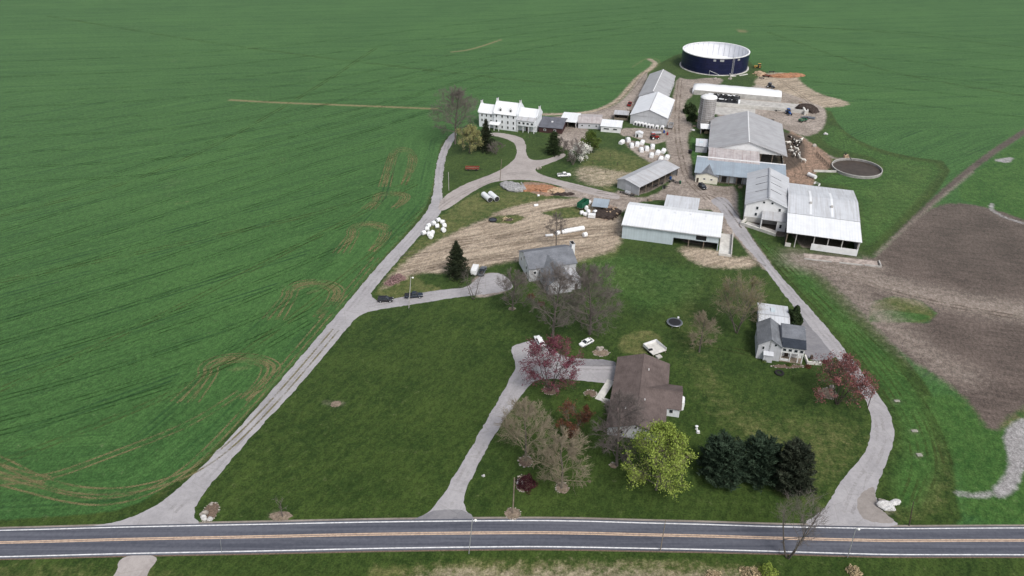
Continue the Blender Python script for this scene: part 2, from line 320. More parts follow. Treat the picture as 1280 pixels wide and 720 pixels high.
# grey-brown farmyard gravel
YARD = [(668, 236), (720, 232), (770, 243), (772, 236), (800, 250), (830, 238), (842, 222), (838, 200), (832, 180), (832, 155), (842, 120), (846, 96), (862, 100), (885, 97), (905, 98), (900, 106), (866, 112), (866, 120), (856, 126), (855, 145), (868, 158), (858, 170), (864, 200), (866, 226), (900, 234), (922, 232), (922, 270), (940, 298), (975, 345), (950, 335), (915, 290), (905, 300), (895, 262), (870, 262), (835, 248), (790, 254), (776, 268), (760, 262), (735, 248), (690, 244)]
paint('gravel', YARD, 1.5)
paint('gravel', [(680, 147), (700, 145), (735, 142), (770, 132), (788, 115), (800, 95), (812, 88), (800, 120), (788, 145), (775, 148), (740, 150)], 1)
paint('gravel', [(775, 160), (800, 160), (838, 160), (835, 175), (815, 182), (790, 170), (775, 170)], 1); paint('gravel', [(690, 155), (735, 158), (735, 172), (722, 190), (700, 185), (694, 166)], 1.5, .9)
paint('gravel', [(775, 172), (800, 178), (838, 196), (842, 212), (820, 208), (790, 190)], 1.5, .8)
paint('gravel', [(985, 135), (1000, 128), (1030, 132), (1034, 148), (1026, 165), (1004, 172), (960, 152), (900, 150), (890, 132), (960, 128)], 1.5); paint('gravel', [(870, 103), (960, 113), (1000, 130), (960, 132), (890, 122)], 1.5)
paint('gravel', [(590, 345), (618, 340), (632, 345), (642, 362), (600, 374), (590, 366)], 1)
paint('gravel', [(940, 104), (972, 112), (1020, 128), (1030, 140), (985, 128), (940, 116)], 2, .7)
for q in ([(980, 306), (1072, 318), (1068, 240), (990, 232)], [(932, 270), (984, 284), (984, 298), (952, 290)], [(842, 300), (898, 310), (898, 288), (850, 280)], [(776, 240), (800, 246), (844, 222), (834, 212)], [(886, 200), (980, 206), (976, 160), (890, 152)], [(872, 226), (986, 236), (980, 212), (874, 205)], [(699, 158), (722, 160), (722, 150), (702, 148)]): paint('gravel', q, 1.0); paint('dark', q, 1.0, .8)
paint('dark', [(952, 160), (985, 165), (1008, 176), (1005, 205), (980, 215), (940, 205)], 2, 1.0)
paint('clay', [(984, 160), (1004, 172), (1041, 195), (1041, 213), (1018, 214), (1020, 236), (970, 232), (975, 205)], 1.2, .75)
paint('clay', [(655, 226), (690, 230), (700, 240), (690, 246), (668, 243), (652, 234)], 1, .95); paint('clay', [(966, 92), (990, 91), (996, 97), (975, 98)], 1, .9); paint('clay', [(750, 262), (768, 254), (772, 270), (752, 279)], 1.5, .7); paint('dark', [(752, 264), (766, 258), (768, 272), (756, 277)], 1.2, .7)
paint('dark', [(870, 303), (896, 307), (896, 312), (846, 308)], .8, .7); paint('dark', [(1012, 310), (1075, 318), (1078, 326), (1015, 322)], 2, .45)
stroke('gravel', [(1000, 170), (1020, 188), (1044, 199), (1060, 198)], 4, .6)
# tracks and loops in the crop
T = [([(288, 125), (340, 128), (420, 131), (545, 136)], 2.6, 1.0), ([(565, 65), (590, 62), (628, 49)], 2.4, .85), ([(555, 70), (575, 64)], 1.2, .5), ([(593, 3), (620, 2)], 3, .6), ([(515, 95), (525, 92), (560, 98)], 1.2, .45), ([(925, 39), (945, 37)], 4, .7)]
for cx, cy, sx, sy, r0, a in ((300, 462, 46, 16, .2, .8), (392, 366, 34, 14, .1, .8), (462, 290, 24, 11, .2, .62), (490, 247, 20, 5, .3, .5), (503, 200, 16, 14, -.6, .5), (350, 202, 12, 5, .5, .4)):
    for s in (1, .86, .74): T.append(([(cx + sx * s * math.cos(t), cy - sy * s * math.sin(t)) for t in [2.9 + r0 - k * .42 for k in range(8)]], 1.1, a * (1 if s < 1 else .7)))
    T.append(([(cx - sx * .2, cy), (cx, cy - sy * .12), (cx + sx * .2, cy - sy * .2)], 2.4, a * .45))
    T.append(([(cx - sx * .95, cy), (cx - sx * 1.0, cy + sy * .8), (cx - sx * 1.25, cy + sy * 1.8)], 1.2, a * .6))
T += [([(-60, 560), (0, 578), (50, 604), (110, 618), (180, 614), (260, 585), (330, 520)], 1.2, .6), ([(-60, 610), (0, 600), (50, 600), (120, 575), (220, 535)], 1.2, .5), ([(-60, 590), (20, 605), (90, 625), (150, 625), (215, 600), (280, 540)], 1.0, .5), ([(0, 596), (40, 602)], 4, .35),
      ([(270, 470), (180, 508), (60, 560), (0, 578)], .9, .3), ([(530, 262), (470, 295), (400, 320)], .9, .3), ([(220, 255), (235, 252)], 2, .5), ([(800, 96), (830, 78), (812, 70), (790, 84)], 2.0, .7), ([(0, 340), (120, 290), (330, 180), (400, 130)], .8, .25), ([(1065, 128), (1045, 131)], 2, .6)]
for p, w, a in T: stroke('track', p, w, a * (.6 if w < 2.2 else 1), .9)
stroke('track', [(555, 175), (540, 250), (470, 332), (350, 470), (250, 578), (200, 622)], 1.3, .35)
for p in ([(500, 318), (640, 302), (770, 292)], [(510, 336), (640, 316), (740, 308)], [(560, 300), (690, 288), (770, 283)], [(480, 350), (560, 328), (650, 320)]):
    for k in (-1, 1): stroke('rut', [(x, y + k * 2.2) for x, y in p], .9, .8, .8)
for p in ([(852, 100), (846, 140), (846, 170), (852, 200), (856, 225), (880, 250)], [(835, 248), (800, 246), (740, 238)], [(975, 100), (1000, 118), (1020, 135), (1015, 155)], [(905, 250), (930, 285), (965, 335)]):
    for k in (-1, 1): stroke('rut', [(x + k * 2.6, y + k * 1) for x, y in p], .9, .55, .9)
# drill-row coordinate: interior rows, headland beside the drive
def rowfield():
    a, b = np.array(P(0, 485)), np.array(P(340, 374)); d1 = (b - a) / np.linalg.norm(b - a)
    a2, b2 = np.array(P(100, 236)), np.array(P(700, 118)); d2 = (b2 - a2) / np.linalg.norm(b2 - a2); d2 = np.array([.97, .10]); d2 /= np.linalg.norm(d2)
    tl = np.array(P(290, 125)); tr = np.array(P(540, 136)); dl = (tr - tl) / np.linalg.norm(tr - tl)
    above = (PX - tl[0]) * -dl[1] + (PY - tl[1]) * dl[0] > 0
    u = np.where(above, PX * -d2[1] + PY * d2[0], PX * -d1[1] + PY * d1[0]); v = np.where(above, PX * d2[0] + PY * d2[1], PX * d1[0] + PY * d1[1])
    edge = [P(*p) for p in [(-400, 670), (0, 652), (100, 646), (160, 640), (220, 606), (300, 530), (420, 396), (512, 286), (540, 250), (548, 205), (555, 176)]]
    dd = np.full(len(PX), 1e9)
    for p, q in zip(edge, edge[1:]): dd = np.minimum(dd, seg_d(*p, *q, PX, PY))
    head = (dd < 27) & ~above
    return np.where(head, dd + 1000, u), np.where(head, PX * .6 + PY * .8, v)
ru, rv = rowfield()
idx = np.arange(NX * NY).reshape(NY, NX)
faces = np.stack([idx[:-1, :-1], idx[:-1, 1:], idx[1:, 1:], idx[1:, :-1]], -1).reshape(-1, 4)

def ground_material():
    k = NT('farm_ground', 1.0, .05); v = k.coord()
    n_big = k.noise(v, .012, 4, .6); n_mid = k.noise(v, .07, 4, .6); n_sm = k.noise(v, .45, 4, .65); n_fine = k.noise(v, 1.5, 4, .8)
    def m(name, amp=.9, w=.22):
        f = k.math('ADD', k.attr(name), k.math('MULTIPLY', k.math('SUBTRACT', k.math('ADD', k.math('MULTIPLY', n_sm, .6), k.math('MULTIPLY', n_fine, .4)), .5), amp))
        return k.step(f, .5 - w, .5 + w)
    def var(c0, c1, *ws):
        s = None
        for n, w in ws:
            x = k.math('MULTIPLY', n, w); s = x if s is None else k.math('ADD', s, x)
        return k.mix(k.step(s, .38, .62), c0, c1)
    # crop
    cx = k.n('ShaderNodeCombineXYZ'); k.put(cx.inputs[0], k.attr('rowu')); k.put(cx.inputs[1], k.math('MULTIPLY', k.attr('rowv'), .035))
    st = k.noise(cx.outputs[0], .9, 3, .7); st2 = k.noise(cx.outputs[0], .17, 3, .6)
    crop = var((.026, .070, .0185), (.056, .128, .035), (st, .34), (st2, .18), (n_sm, .16), (n_fine, .32))
    crop = k.mix(k.math('MULTIPLY', k.step(n_big, .42, .68), .45), crop, (.056, .128, .034))
    tram = k.math('PINGPONG', k.attr('rowu'), 7.5)
    line = k.math('MULTIPLY', k.step(k.math('SUBTRACT', 1.0, k.math('ABSOLUTE', k.math('SUBTRACT', tram, 1.0))), .35, .8), k.step(k.math('ADD', k.math('MULTIPLY', st2, .5), k.math('MULTIPLY', n_mid, .5)), .40, .62))
    crop = k.mix(k.math('MULTIPLY', line, .75), crop, (.012, .042, .014))
    crop = k.mix(k.math('MULTIPLY', k.step(k.noise(v, .03, 5, .7), .60, .75), .35), crop, (.075, .125, .045))
    # lawn
    mow = k.noise(k.mapping(v, (.5, .10, 1), (0, 0, R(35))), 1, 3)
    lawn = var((.0155, .034, .0072), (.049, .078, .017), (n_mid, .22), (n_sm, .22), (n_fine, .34), (mow, .22))
    lawn = k.mix(k.math('MULTIPLY', k.step(n_big, .40, .66), .35), lawn, (.048, .074, .017))
    lawn = k.mix(k.math('MULTIPLY', k.step(k.noise(v, .8, 5, .75), .62, .78), .45), lawn, (.11, .115, .045))
    rough = var((.040, .066, .015), (.125, .125, .048), (n_mid, .3), (n_sm, .4), (n_fine, .3))
    bright = var((.024, .068, .014), (.058, .120, .028), (n_mid, .25), (n_sm, .40), (n_fine, .35))
    till = k.noise(k.mapping(v, (.05, .62, 1), (0, 0, R(-27))), 1, 4, .7); row2 = k.noise(k.mapping(v, (.10, .8, 1), (0, 0, R(14))), 1, 5, .75)
    soil = var((.062, .047, .042), (.138, .107, .094), (n_mid, .30), (row2, .35), (n_fine, .35))
    straw = var((.185, .143, .106), (.44, .365, .285), (till, .48), (n_mid, .14), (n_sm, .18), (n_fine, .20))
    gravel = var((.175, .142, .122), (.34, .290, .258), (n_mid, .4), (n_sm, .35), (n_fine, .25))
    clay = var((.17, .115, .09), (.31, .205, .15), (n_sm, .5), (n_fine, .5))
    pale = var((.165, .134, .114), (.265, .223, .195), (n_sm, .5), (n_fine, .5))
    grain = k.step(k.noise(v, 2.6, 2, .6), .34, .66); g2 = k.step(k.noise(k.mapping(v, (1.1, .55, 1), (0, 0, R(20))), 1.0, 3, .7), .36, .64)
    gr = k.math('ADD', .62, k.math('ADD', k.math('MULTIPLY', grain, .40), k.math('MULTIPLY', g2, .36)))
    wet = var((.20, .19, .19), (.31, .30, .30), (n_sm, .5), (n_fine, .5))
    c = crop
    for nm, colr, amp, w in (('lawn', lawn, .5, .2), ('rough', rough, 1.2, .3), ('bright', bright, .9, .25), ('soil', soil, 1.0, .25), ('straw', straw, 1.5, .4), ('gravel', gravel, .9, .3), ('clay', clay, .9, .3), ('pale', pale, .9, .45), ('wet', wet, 1.0, .3)):
        c = k.mix(m(nm, amp, w), c, colr)
    c = k.mix(k.math('MULTIPLY', m('track', 1.2, .4), .8), c, (.20, .165, .085))
    c = k.mix(k.math('MULTIPLY', m('rut', 1.0, .4), .55), c, (.13, .105, .085))
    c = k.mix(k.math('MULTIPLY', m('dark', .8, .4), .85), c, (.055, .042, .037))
    vm = k.n('ShaderNodeVectorMath', operation='SCALE'); k.put(vm.inputs[0], c); k.put(vm.inputs['Scale'], gr); c = vm.outputs[0]
    h = k.math('ADD', k.math('MULTIPLY', n_sm, .7), k.math('MULTIPLY', n_fine, .5)); k.bump(h, .6, .35)
    k.b.inputs['Sheen Weight'].default_value = .16; k.b.inputs['Sheen Roughness'].default_value = .45; k.put(k.b.inputs['Sheen Tint'], (.62, .80, .66))  # sheen in the ground material brightens far fields, standing in for haze
    return k.col(c)
ground = mesh_np('ground', np.stack([PX, PY, np.zeros_like(PX)], -1), faces, ground_material())
for nm, arr in list(MASK.items()) + [('rowu', ru), ('rowv', rv)]:
    at = ground.data.attributes.new(nm, 'FLOAT', 'POINT'); at.data.foreach_set('value', np.asarray(arr, np.float32))
struct(ground)

# ---------------------------------------------------------------- roads
def sheet(name, pts, z, mat, ground_pts=False, smooth=2, jit=.07, seed=1):
    smooth += 1
    g = pts if ground_pts else [P(*p) for p in pts]
    g = chaikin(g, smooth); out = []; rg = random.Random(seed)
    for (x0, y0), (x1, y1) in zip(g, g[1:] + g[:1]):
        n = max(1, int(math.hypot(x1 - x0, y1 - y0) / .7))
        for i in range(n):
            x, y = x0 + (x1 - x0) * i / n, y0 + (y1 - y0) * i / n
            w_ = .10 * math.sin(x * .5 + y * .7 + seed) + .07 * math.sin(x * 2.3 - y * 1.7)
            out.append((x + w_ + rg.gauss(0, jit), y + w_ * .6 + rg.gauss(0, jit)))
    bm = bmesh.new(); f = bm.faces.new([bm.verts.new((x, y, z)) for x, y in out]); bm.normal_update()
    if f.normal.z < 0: f.normal_flip()
    bmesh.ops.triangulate(bm, faces=[f]); me = bpy.data.meshes.new(name); bm.to_mesh(me); bm.free()
    me.materials.append(mat); o = bpy.data.objects.new(name, me); C.objects.link(o); return struct(o)
def drive_mat(name, c0, c1, stain=(.2, .19, .18)):
    k = NT(name, .95, .15); v = k.coord(); a = k.noise(v, .12, 4, .6); b = k.noise(v, 1.0, 4, .7); c = k.noise(v, 5, 2)
    f = k.math('ADD', k.math('MULTIPLY', a, .45), k.math('ADD', k.math('MULTIPLY', b, .35), k.math('MULTIPLY', c, .2)))
    out = k.mix(k.step(f, .35, .65), c0, c1)
    out = k.mix(k.math('MULTIPLY', k.step(k.noise(v, .35, 5, .75), .58, .75), .5), out, stain)
    cr = k.voro(v, .16, 'DISTANCE_TO_EDGE'); out = k.mix(k.math('MULTIPLY', k.math('SUBTRACT', 1.0, k.step(cr, .0, .02)), .3), out, stain)
    k.bump(b, .3, .05); return k.col(out)
DRV = drive_mat('worn_grey_drive', (.265, .258, .268), (.365, .355, .365))
DRV2 = drive_mat('worn_asphalt_pad', (.155, .155, .17), (.235, .23, .24), (.1, .1, .105))
DRV3 = drive_mat('dusty_farm_lane', (.27, .245, .235), (.385, .355, .34), (.23, .195, .175))
left_drive = [(100, 660), (150, 652), (178, 641), (203, 627), (235, 600), (260, 576), (297, 537), (345, 482), (400, 418), (440, 371), (473, 331), (515, 287), (536, 262), (542, 240), (544, 215), (548, 195), (555, 178), (566, 165), (572, 166), (566, 178), (558, 192), (554, 215), (552, 245), (556, 262), (527, 292), (492, 332), (468, 360), (463, 369), (470, 376), (482, 376), (520, 367), (560, 361), (584, 360), (600, 344), (618, 340), (634, 346), (646, 362), (600, 369), (580, 370), (520, 380), (470, 387), (447, 394), (422, 425), (370, 487), (319, 540), (272, 595), (250, 622), (242, 640), (247, 652), (256, 659), (180, 662)]
sheet('driveway', left_drive, .006, DRV, smooth=2)
loop = [(546, 262), (552, 247), (580, 230), (620, 216), (637, 205), (646, 195), (646, 184), (640, 176), (625, 171), (612, 169), (612, 166), (628, 166), (652, 171), (658, 180), (657, 193), (665, 201), (685, 199), (706, 190), (708, 196), (680, 207), (668, 211), (672, 217), (695, 224), (720, 230), (755, 239), (775, 243), (775, 251), (732, 242), (695, 231), (660, 224), (620, 226), (600, 234), (580, 247), (556, 264)]
sheet('driveway', loop, .012, DRV3, smooth=2, seed=2)
mid = [(500, 656), (522, 649), (541, 636), (553, 620), (571, 590), (601, 538), (640, 470), (646, 455), (638, 438), (640, 432), (656, 428), (668, 424), (682, 430), (700, 444), (718, 449), (772, 449), (770, 480), (735, 477), (700, 473), (675, 474), (662, 479), (619, 541), (591, 594), (579, 620), (580, 633), (588, 645), (600, 654), (560, 657)]
sheet('driveway', mid, .006, DRV, smooth=1, seed=3)
sheet('driveway_apron', [(706, 449), (771, 449.5), (770, 459), (712, 457)], .010, DRV2, smooth=1, seed=9)
sheet('driveway_apron', [(505, 656), (541, 637), (583, 636), (598, 655)], .010, DRV2, smooth=1, seed=10)
right = [(1000, 655), (1018, 646), (1034, 632), (1044, 612), (1056, 596), (1080, 568), (1088, 548), (1090, 522), (1082, 500), (1064, 470), (1037, 437), (1010, 405), (980, 368), (954, 332), (915, 290), (901, 262), (885, 250), (905, 244), (918, 260), (926, 275), (942, 302), (971, 340), (996, 367), (1030, 405), (1064, 447), (1096, 490), (1112, 515), (1118, 535), (1117, 557), (1098, 602), (1094, 617), (1100, 636), (1112, 650), (1128, 657), (1060, 664)]
sheet('driveway', right, .006, DRV, smooth=2, seed=4)
sheet('driveway_apron', [(984, 400), (990, 392), (1002, 393), (1020, 412), (1046, 442), (1040, 450), (1010, 452), (996, 425)], .004, DRV2, smooth=1, seed=5)
sheet('driveway_apron', [(1074, 617), (1094, 606), (1093, 622), (1102, 638), (1124, 655), (1088, 654), (1070, 640)], .012, drive_mat('dirt_apron', (.20, .18, .165), (.29, .265, .25)), smooth=2, seed=6)
sheet('farm_track', [(152, 694), (200, 694), (188, 712), (175, 740), (130, 740), (146, 712)], .006, DRV3, smooth=1, seed=7)
def wornmat(name, c0, c1, lo, hi, amt):
    k = NT(name, 1.0, .05); v = k.coord(); k.put(k.b.inputs['Alpha'], k.math('MULTIPLY', k.step(k.math('ADD', k.math('MULTIPLY', k.noise(v, .13, 3, .6), .55), k.math('MULTIPLY', k.noise(v, 1.6, 3, .7), .45)), lo, hi), amt))
    return k.col(k.mix(k.noise(v, .9, 3), c0, c1))
TRK = wornmat('worn_crop_track', (.13, .13, .055), (.23, .19, .105), .38, .58, .75); TRKG = wornmat('pressed_crop_track', (.018, .052, .015), (.03, .073, .022), .40, .60, .55); LTRK = wornmat('pale_lane_track', (.055, .10, .030), (.10, .135, .05), .40, .6, .6)
RUT = wornmat('lane_rut', (.20, .18, .17), (.25, .225, .21), .42, .68, .26); MUD = wornmat('mud_rut', (.135, .104, .080), (.20, .158, .122), .40, .62, .5); GRT = wornmat('grass_tread', (.05, .07, .022), (.08, .095, .035), .40, .62, .5)
def wheel_track(pts, mat, w=.45, offs=(-.95, .95), z=.0025, raw=False):
    g = chaikin(pts if raw else [P(*p) for p in pts], 3, False); vs, fs = [], []
    for o in offs:
        b0 = len(vs)
        for i, (x, y) in enumerate(g):
            a, c = g[max(i - 1, 0)], g[min(i + 1, len(g) - 1)]; dx, dy = c[0] - a[0], c[1] - a[1]; L = math.hypot(dx, dy) + 1e-9; nx, ny = -dy / L, dx / L
            vs += [(x + nx * (o - w / 2), y + ny * (o - w / 2), z), (x + nx * (o + w / 2), y + ny * (o + w / 2), z)]
        fs += [(b0 + 2 * i, b0 + 2 * i + 1, b0 + 2 * i + 3, b0 + 2 * i + 2) for i in range(len(g) - 1)]
    return struct(mesh_np('wheel_track', vs, fs, mat))
zz = .0020
for cx, cy, sx, sy, r0 in ((300, 462, 46, 17, .2), (392, 366, 34, 14, .1), (462, 290, 24, 11, .2), (490, 247, 20, 6, .3), (503, 200, 15, 14, -.5)):
    for s_ in (1.06, .9, .72):
        zz += .0006; wheel_track([(cx - sx * 1.7 * s_, cy + sy * 2.4)] + [(cx + sx * s_ * math.cos(t), cy - sy * s_ * math.sin(t)) for t in [3.3 + r0 - q * .42 for q in range(9)]] + [(cx + sx * .75 * s_, cy + sy * .9), (cx + sx * .1 * s_, cy + sy * 2.2)], TRK, .5, z=zz)
for q in ([(-60, 556), (0, 574), (50, 602), (110, 616), (180, 612), (260, 583), (335, 512), (420, 412)], [(-60, 612), (0, 602), (60, 598), (130, 572), (240, 530), (300, 490)], [(-60, 588), (20, 606), (95, 627), (155, 627), (220, 600), (290, 533), (400, 405), (470, 322)], [(-60, 560), (10, 590), (60, 600)]): zz += .0006; wheel_track(q, TRK, .55, z=zz)
for q in ([(0, 578), (60, 556), (180, 508), (270, 466), (400, 372), (530, 262)], [(-40, 505), (150, 420), (330, 330), (520, 230)], [(0, 270), (200, 220), (380, 120), (470, 60)], [(520, 225), (420, 262), (250, 300), (0, 352)], [(60, 20), (300, 60), (640, 100), (760, 110)], [(960, 40), (1100, 90), (1280, 120)], [(1280, 60), (1120, 40), (940, 30)]): zz += .0006; wheel_track(q, LTRK, .7, z=zz)
for k in range(15):
    y0 = 195 + k * 24 + (k % 3) * 3; q = [(-80, y0 + 95 - k * 1.5), (120, y0 + 30), (300, y0 - 30), (545 - k * 13, y0 - 108 + k * 2.2)]
    if k < 13: zz += .0004; wheel_track(q, TRKG, .55, (-.9, .9), z=zz)
for k in range(9): zz += .0004; wheel_track([(-60, 232 - k * 19), (300, 214 - k * 20 + k * 1.5), (620, 112 - k * 11), (830, 62 - k * 7)][: (3 if k < 4 else 4)], TRKG, .6, (-.9, .9), z=zz)
for k in range(6): zz += .0004; wheel_track([(1010 - k * 10, 118 - k * 17), (1120, 128 - k * 18), (1290, 148 - k * 19)], TRKG, .6, (-.9, .9), z=zz)
for q in ([(215, 640), (275, 577), (332, 510), (430, 397), (483, 332), (527, 284), (553, 254), (600, 231), (650, 212), (700, 228), (765, 246)], [(553, 254), (549, 215), (560, 178)], [(560, 632), (608, 540), (655, 462), (700, 458), (765, 460)], [(1060, 640), (1072, 608), (1100, 566), (1102, 532), (1080, 476), (1040, 428), (985, 362), (935, 300), (905, 260)], [(460, 382), (520, 370), (590, 358), (625, 352)]): wheel_track(q, RUT, .75, (-.8, .8), z=.0185)
for q in ([(500, 322), (640, 303), (772, 292)], [(510, 338), (640, 318), (740, 308)], [(560, 303), (690, 289), (770, 284)], [(482, 352), (560, 330), (650, 320)], [(530, 318), (640, 296), (700, 276)], [(600, 282), (660, 266), (735, 252)], [(850, 100), (846, 140), (846, 170), (852, 200), (858, 225), (885, 250)], [(835, 250), (800, 247), (745, 240)], [(975, 100), (1000, 118), (1020, 135), (1012, 155), (990, 150)], [(880, 240), (905, 250), (930, 285)], [(690, 146), (735, 145), (770, 132), (790, 112), (806, 90)], [(1000, 330), (1060, 345), (1130, 372), (1290, 400)], [(905, 320), (940, 326), (955, 334)], [(985, 200), (1000, 215), (990, 230)], [(1003, 205), (1008, 220), (1000, 231)]): zz += .0006; wheel_track(q, MUD, .7, (-1.0, 1.0), z=zz)
for q in ([(945, 302), (1010, 372), (1075, 440), (1130, 520), (1150, 580), (1130, 632)], [(955, 305), (1020, 372), (1090, 440), (1150, 520), (1170, 580), (1150, 630)], [(965, 312), (1035, 378), (1110, 446), (1165, 520), (1185, 580)], [(880, 430), (930, 440), (945, 445)], [(670, 430), (720, 440)]): zz += .0006; wheel_track(q, GRT, .6, (-.9, .9), z=zz)
# main road
up = [(-900, 690), (-500, 674), (-250, 667), (0, 662.5), (160, 658.3), (320, 655), (480, 651.8), (640, 650.3), (720, 650.8), (800, 653), (880, 655), (960, 657.5), (1060, 659.5), (1130, 660.3), (1280, 659.5), (1500, 660), (1900, 668)]
lo = [(-900, 724), (-500, 708), (-250, 701), (0, 696.5), (160, 692.5), (320, 689.5), (480, 686), (640, 684), (720, 684.5), (800, 686), (880, 687.5), (960, 689.5), (1060, 692.5), (1130, 693.8), (1280, 694), (1500, 695), (1900, 704)]
def catmull(p, n=8):
    o = []
    for i in range(len(p) - 1):
        p0, p1, p2, p3 = p[max(i - 1, 0)], p[i], p[i + 1], p[min(i + 2, len(p) - 1)]
        for k in range(n):
            t = k / n; o.append(tuple(.5 * (2 * b + (c - a) * t + (2 * a - 5 * b + 4 * c - d) * t * t + (3 * b - a - 3 * c + d) * t ** 3) for a, b, c, d in zip(p0, p1, p2, p3)))
    return o + [p[-1]]
UP = catmull([P(*p) for p in up]); LO = catmull([P(*p) for p in lo])
def ribbon(name, f0, f1, z, mat, off0=0, off1=0):
    vs = []
    for (a, b), (c, d) in zip(UP, LO):
        L = math.hypot(c - a, d - b)
        for f, o in ((f0, off0), (f1, off1)): t = f + o / L; vs.append((a + (c - a) * t, b + (d - b) * t, z))
    fs = [(2 * i, 2 * i + 1, 2 * i + 3, 2 * i + 2) for i in range(len(UP) - 1)]
    return struct(mesh_np(name, vs, fs, mat))
def asphalt():
    k = NT('road_asphalt', .85, .25); v = k.coord(); a = k.noise(k.mapping(v, (.02, .5, 1)), 1, 4, .6); b = k.noise(v, 1.2, 4, .7); c = k.noise(k.mapping(v, (.03, 1.6, 1)), 1, 3)
    f = k.math('ADD', k.math('MULTIPLY', a, .4), k.math('ADD', k.math('MULTIPLY', b, .25), k.math('MULTIPLY', c, .35)))
    o = k.mix(k.step(f, .36, .64), (.055, .060, .078), (.115, .121, .145)); k.bump(b, .2, .03); return k.col(o)
def paintline(name, c, w):
    k = NT(name, .7, .2); v = k.coord(); f = k.noise(v, 1.5, 4, .7); return k.col(k.mix(k.step(f, .35, .6), w, c))
ribbon('road', 0, 1, .016, asphalt(), -.45, .45)
ribbon('road_shoulder', 0, 0, .003, drive_mat('shoulder_gravel', (.16, .14, .12), (.28, .25, .22)), -.95, -.2); ribbon('road_shoulder', 1, 1, .003, M['mulch'], .2, .8)
WL = paintline('white_road_paint', (.70, .71, .72), (.48, .48, .49)); YL = paintline('yellow_road_paint', (.52, .39, .29), (.36, .26, .19))
ribbon('road_marking', 0, 0, .020, WL, -.02, .26); ribbon('road_marking', 1, 1, .020, WL, -.26, .02)
ribbon('road_marking', .47, .47, .020, YL, -.36, -.04); ribbon('road_marking', .47, .47, .020, YL, .08, .40)

# ---------------------------------------------------------------- BUILDINGS (local axes: x along the front, y away from the road, z up)
def window(par, ax, pos, sg, u, z, w, h, fr='white'):
    f = MB(); g = MB(); a, b = (pos, pos + sg * .07) if sg > 0 else (pos - .07, pos); c, d = (a, b + .03) if sg > 0 else (a - .03, b)
    for mb, (p, q), s in ((f, (a, b), 1.0), (g, (c, d), .72)):
        hw, hh = w / 2 * s, h / 2 * (s + .05 if s < 1 else 1)
        if ax == 'y': mb.box(u - hw, u + hw, p, q, z - hh, z + hh)
        else: mb.box(p, q, u - hw, u + hw, z - hh, z + hh)
    o = f.build('window', fr, par); g.build('pane', 'glass', o); return o
def door(par, ax, pos, sg, u, w, h, mat='white', z0=0.05, knob=True):
    f = MB(); a, b = (pos, pos + .08) if sg > 0 else (pos - .08, pos)
    if ax == 'y': f.box(u - w / 2, u + w / 2, a, b, z0, z0 + h)
    else: f.box(a, b, u - w / 2, u + w / 2, z0, z0 + h)
    o = f.build('door', mat, par)
    if knob:
        k = MB(); e = pos + sg * .12
        if ax == 'y': k.box(u + w * .3, u + w * .3 + .1, min(e, e - sg * .06), max(e, e - sg * .06), z0 + h * .45, z0 + h * .5)
        else: k.box(min(e, e - sg * .06), max(e, e - sg * .06), u + w * .3, u + w * .3 + .1, z0 + h * .45, z0 + h * .5)
        k.build('handle', 'dark', o)
    return o
def roof(par, ax, a0, a1, y0, y1, he, hr, mat, over=.4, oe=.35, th=.16, yr=None, he1=None, lift=.03, cap=None, name='roof'):
    """gable roof shell, ridge along ax"""
    yr = (y0 + y1) / 2 if yr is None else yr; he1 = he if he1 is None else he1
    s0 = (hr - he) / (yr - y0); s1 = (hr - he1) / (y1 - yr)
    A = (y0 - oe, he - s0 * oe + lift); B = (yr, hr + lift); D = (y1 + oe, he1 - s1 * oe + lift)
    o = MB().extr(ax, [A, B, D, (D[0], D[1] + th), (B[0], B[1] + th), (A[0], A[1] + th)], a0 - over, a1 + over).build(name, mat, par)
    if cap:
        w = .22; MB().extr(ax, [(yr - w, hr + lift + th - s0 * w + .05), (yr, hr + lift + th + .07), (yr + w, hr + lift + th - s1 * w + .05), (yr + w, hr + lift + th - s1 * w + .01), (yr, hr + lift + th + .01), (yr - w, hr + lift + th - s0 * w + .01)], a0 - over - .02, a1 + over + .02).build('ridge_cap', cap, o)
    return o
def walls(par, ax, a0, a1, y0, y1, he, hr, mat, yr=None, he1=None, z0=0, name='wall'):
    yr = (y0 + y1) / 2 if yr is None else yr; he1 = he if he1 is None else he1
    return MB().extr(ax, [(y0, z0), (y1, z0), (y1, he1), (yr, hr), (y0, he)], a0, a1).build(name, mat, par)
def slope(par, ax, a0, a1, prof, mat, th=.15, name='roof'):
    """roof shell following a polyline profile"""
    return MB().extr(ax, prof + [(p[0], p[1] + th) for p in prof[::-1]], a0, a1).build(name, mat, par)
def chimney(par, x0, x1, y0, y1, z0, z1, mat, capm='dark'):
    o = MB().box(x0, x1, y0, y1, z0, z1).box(x0 - .08, x1 + .08, y0 - .08, y1 + .08, z1 - .25, z1).build('chimney', mat, par)
    MB().box((x0 * .7 + x1 * .3), (x0 * .3 + x1 * .7), (y0 * .7 + y1 * .3), (y0 * .3 + y1 * .7), z1, z1 + .3).build('flue', capm, o)
def posts(par, pts, h, r, mat, z0=0):
    for x, y in pts: MB().box(x - r, x + r, y - r, y + r, z0, h).build('post', mat, par)

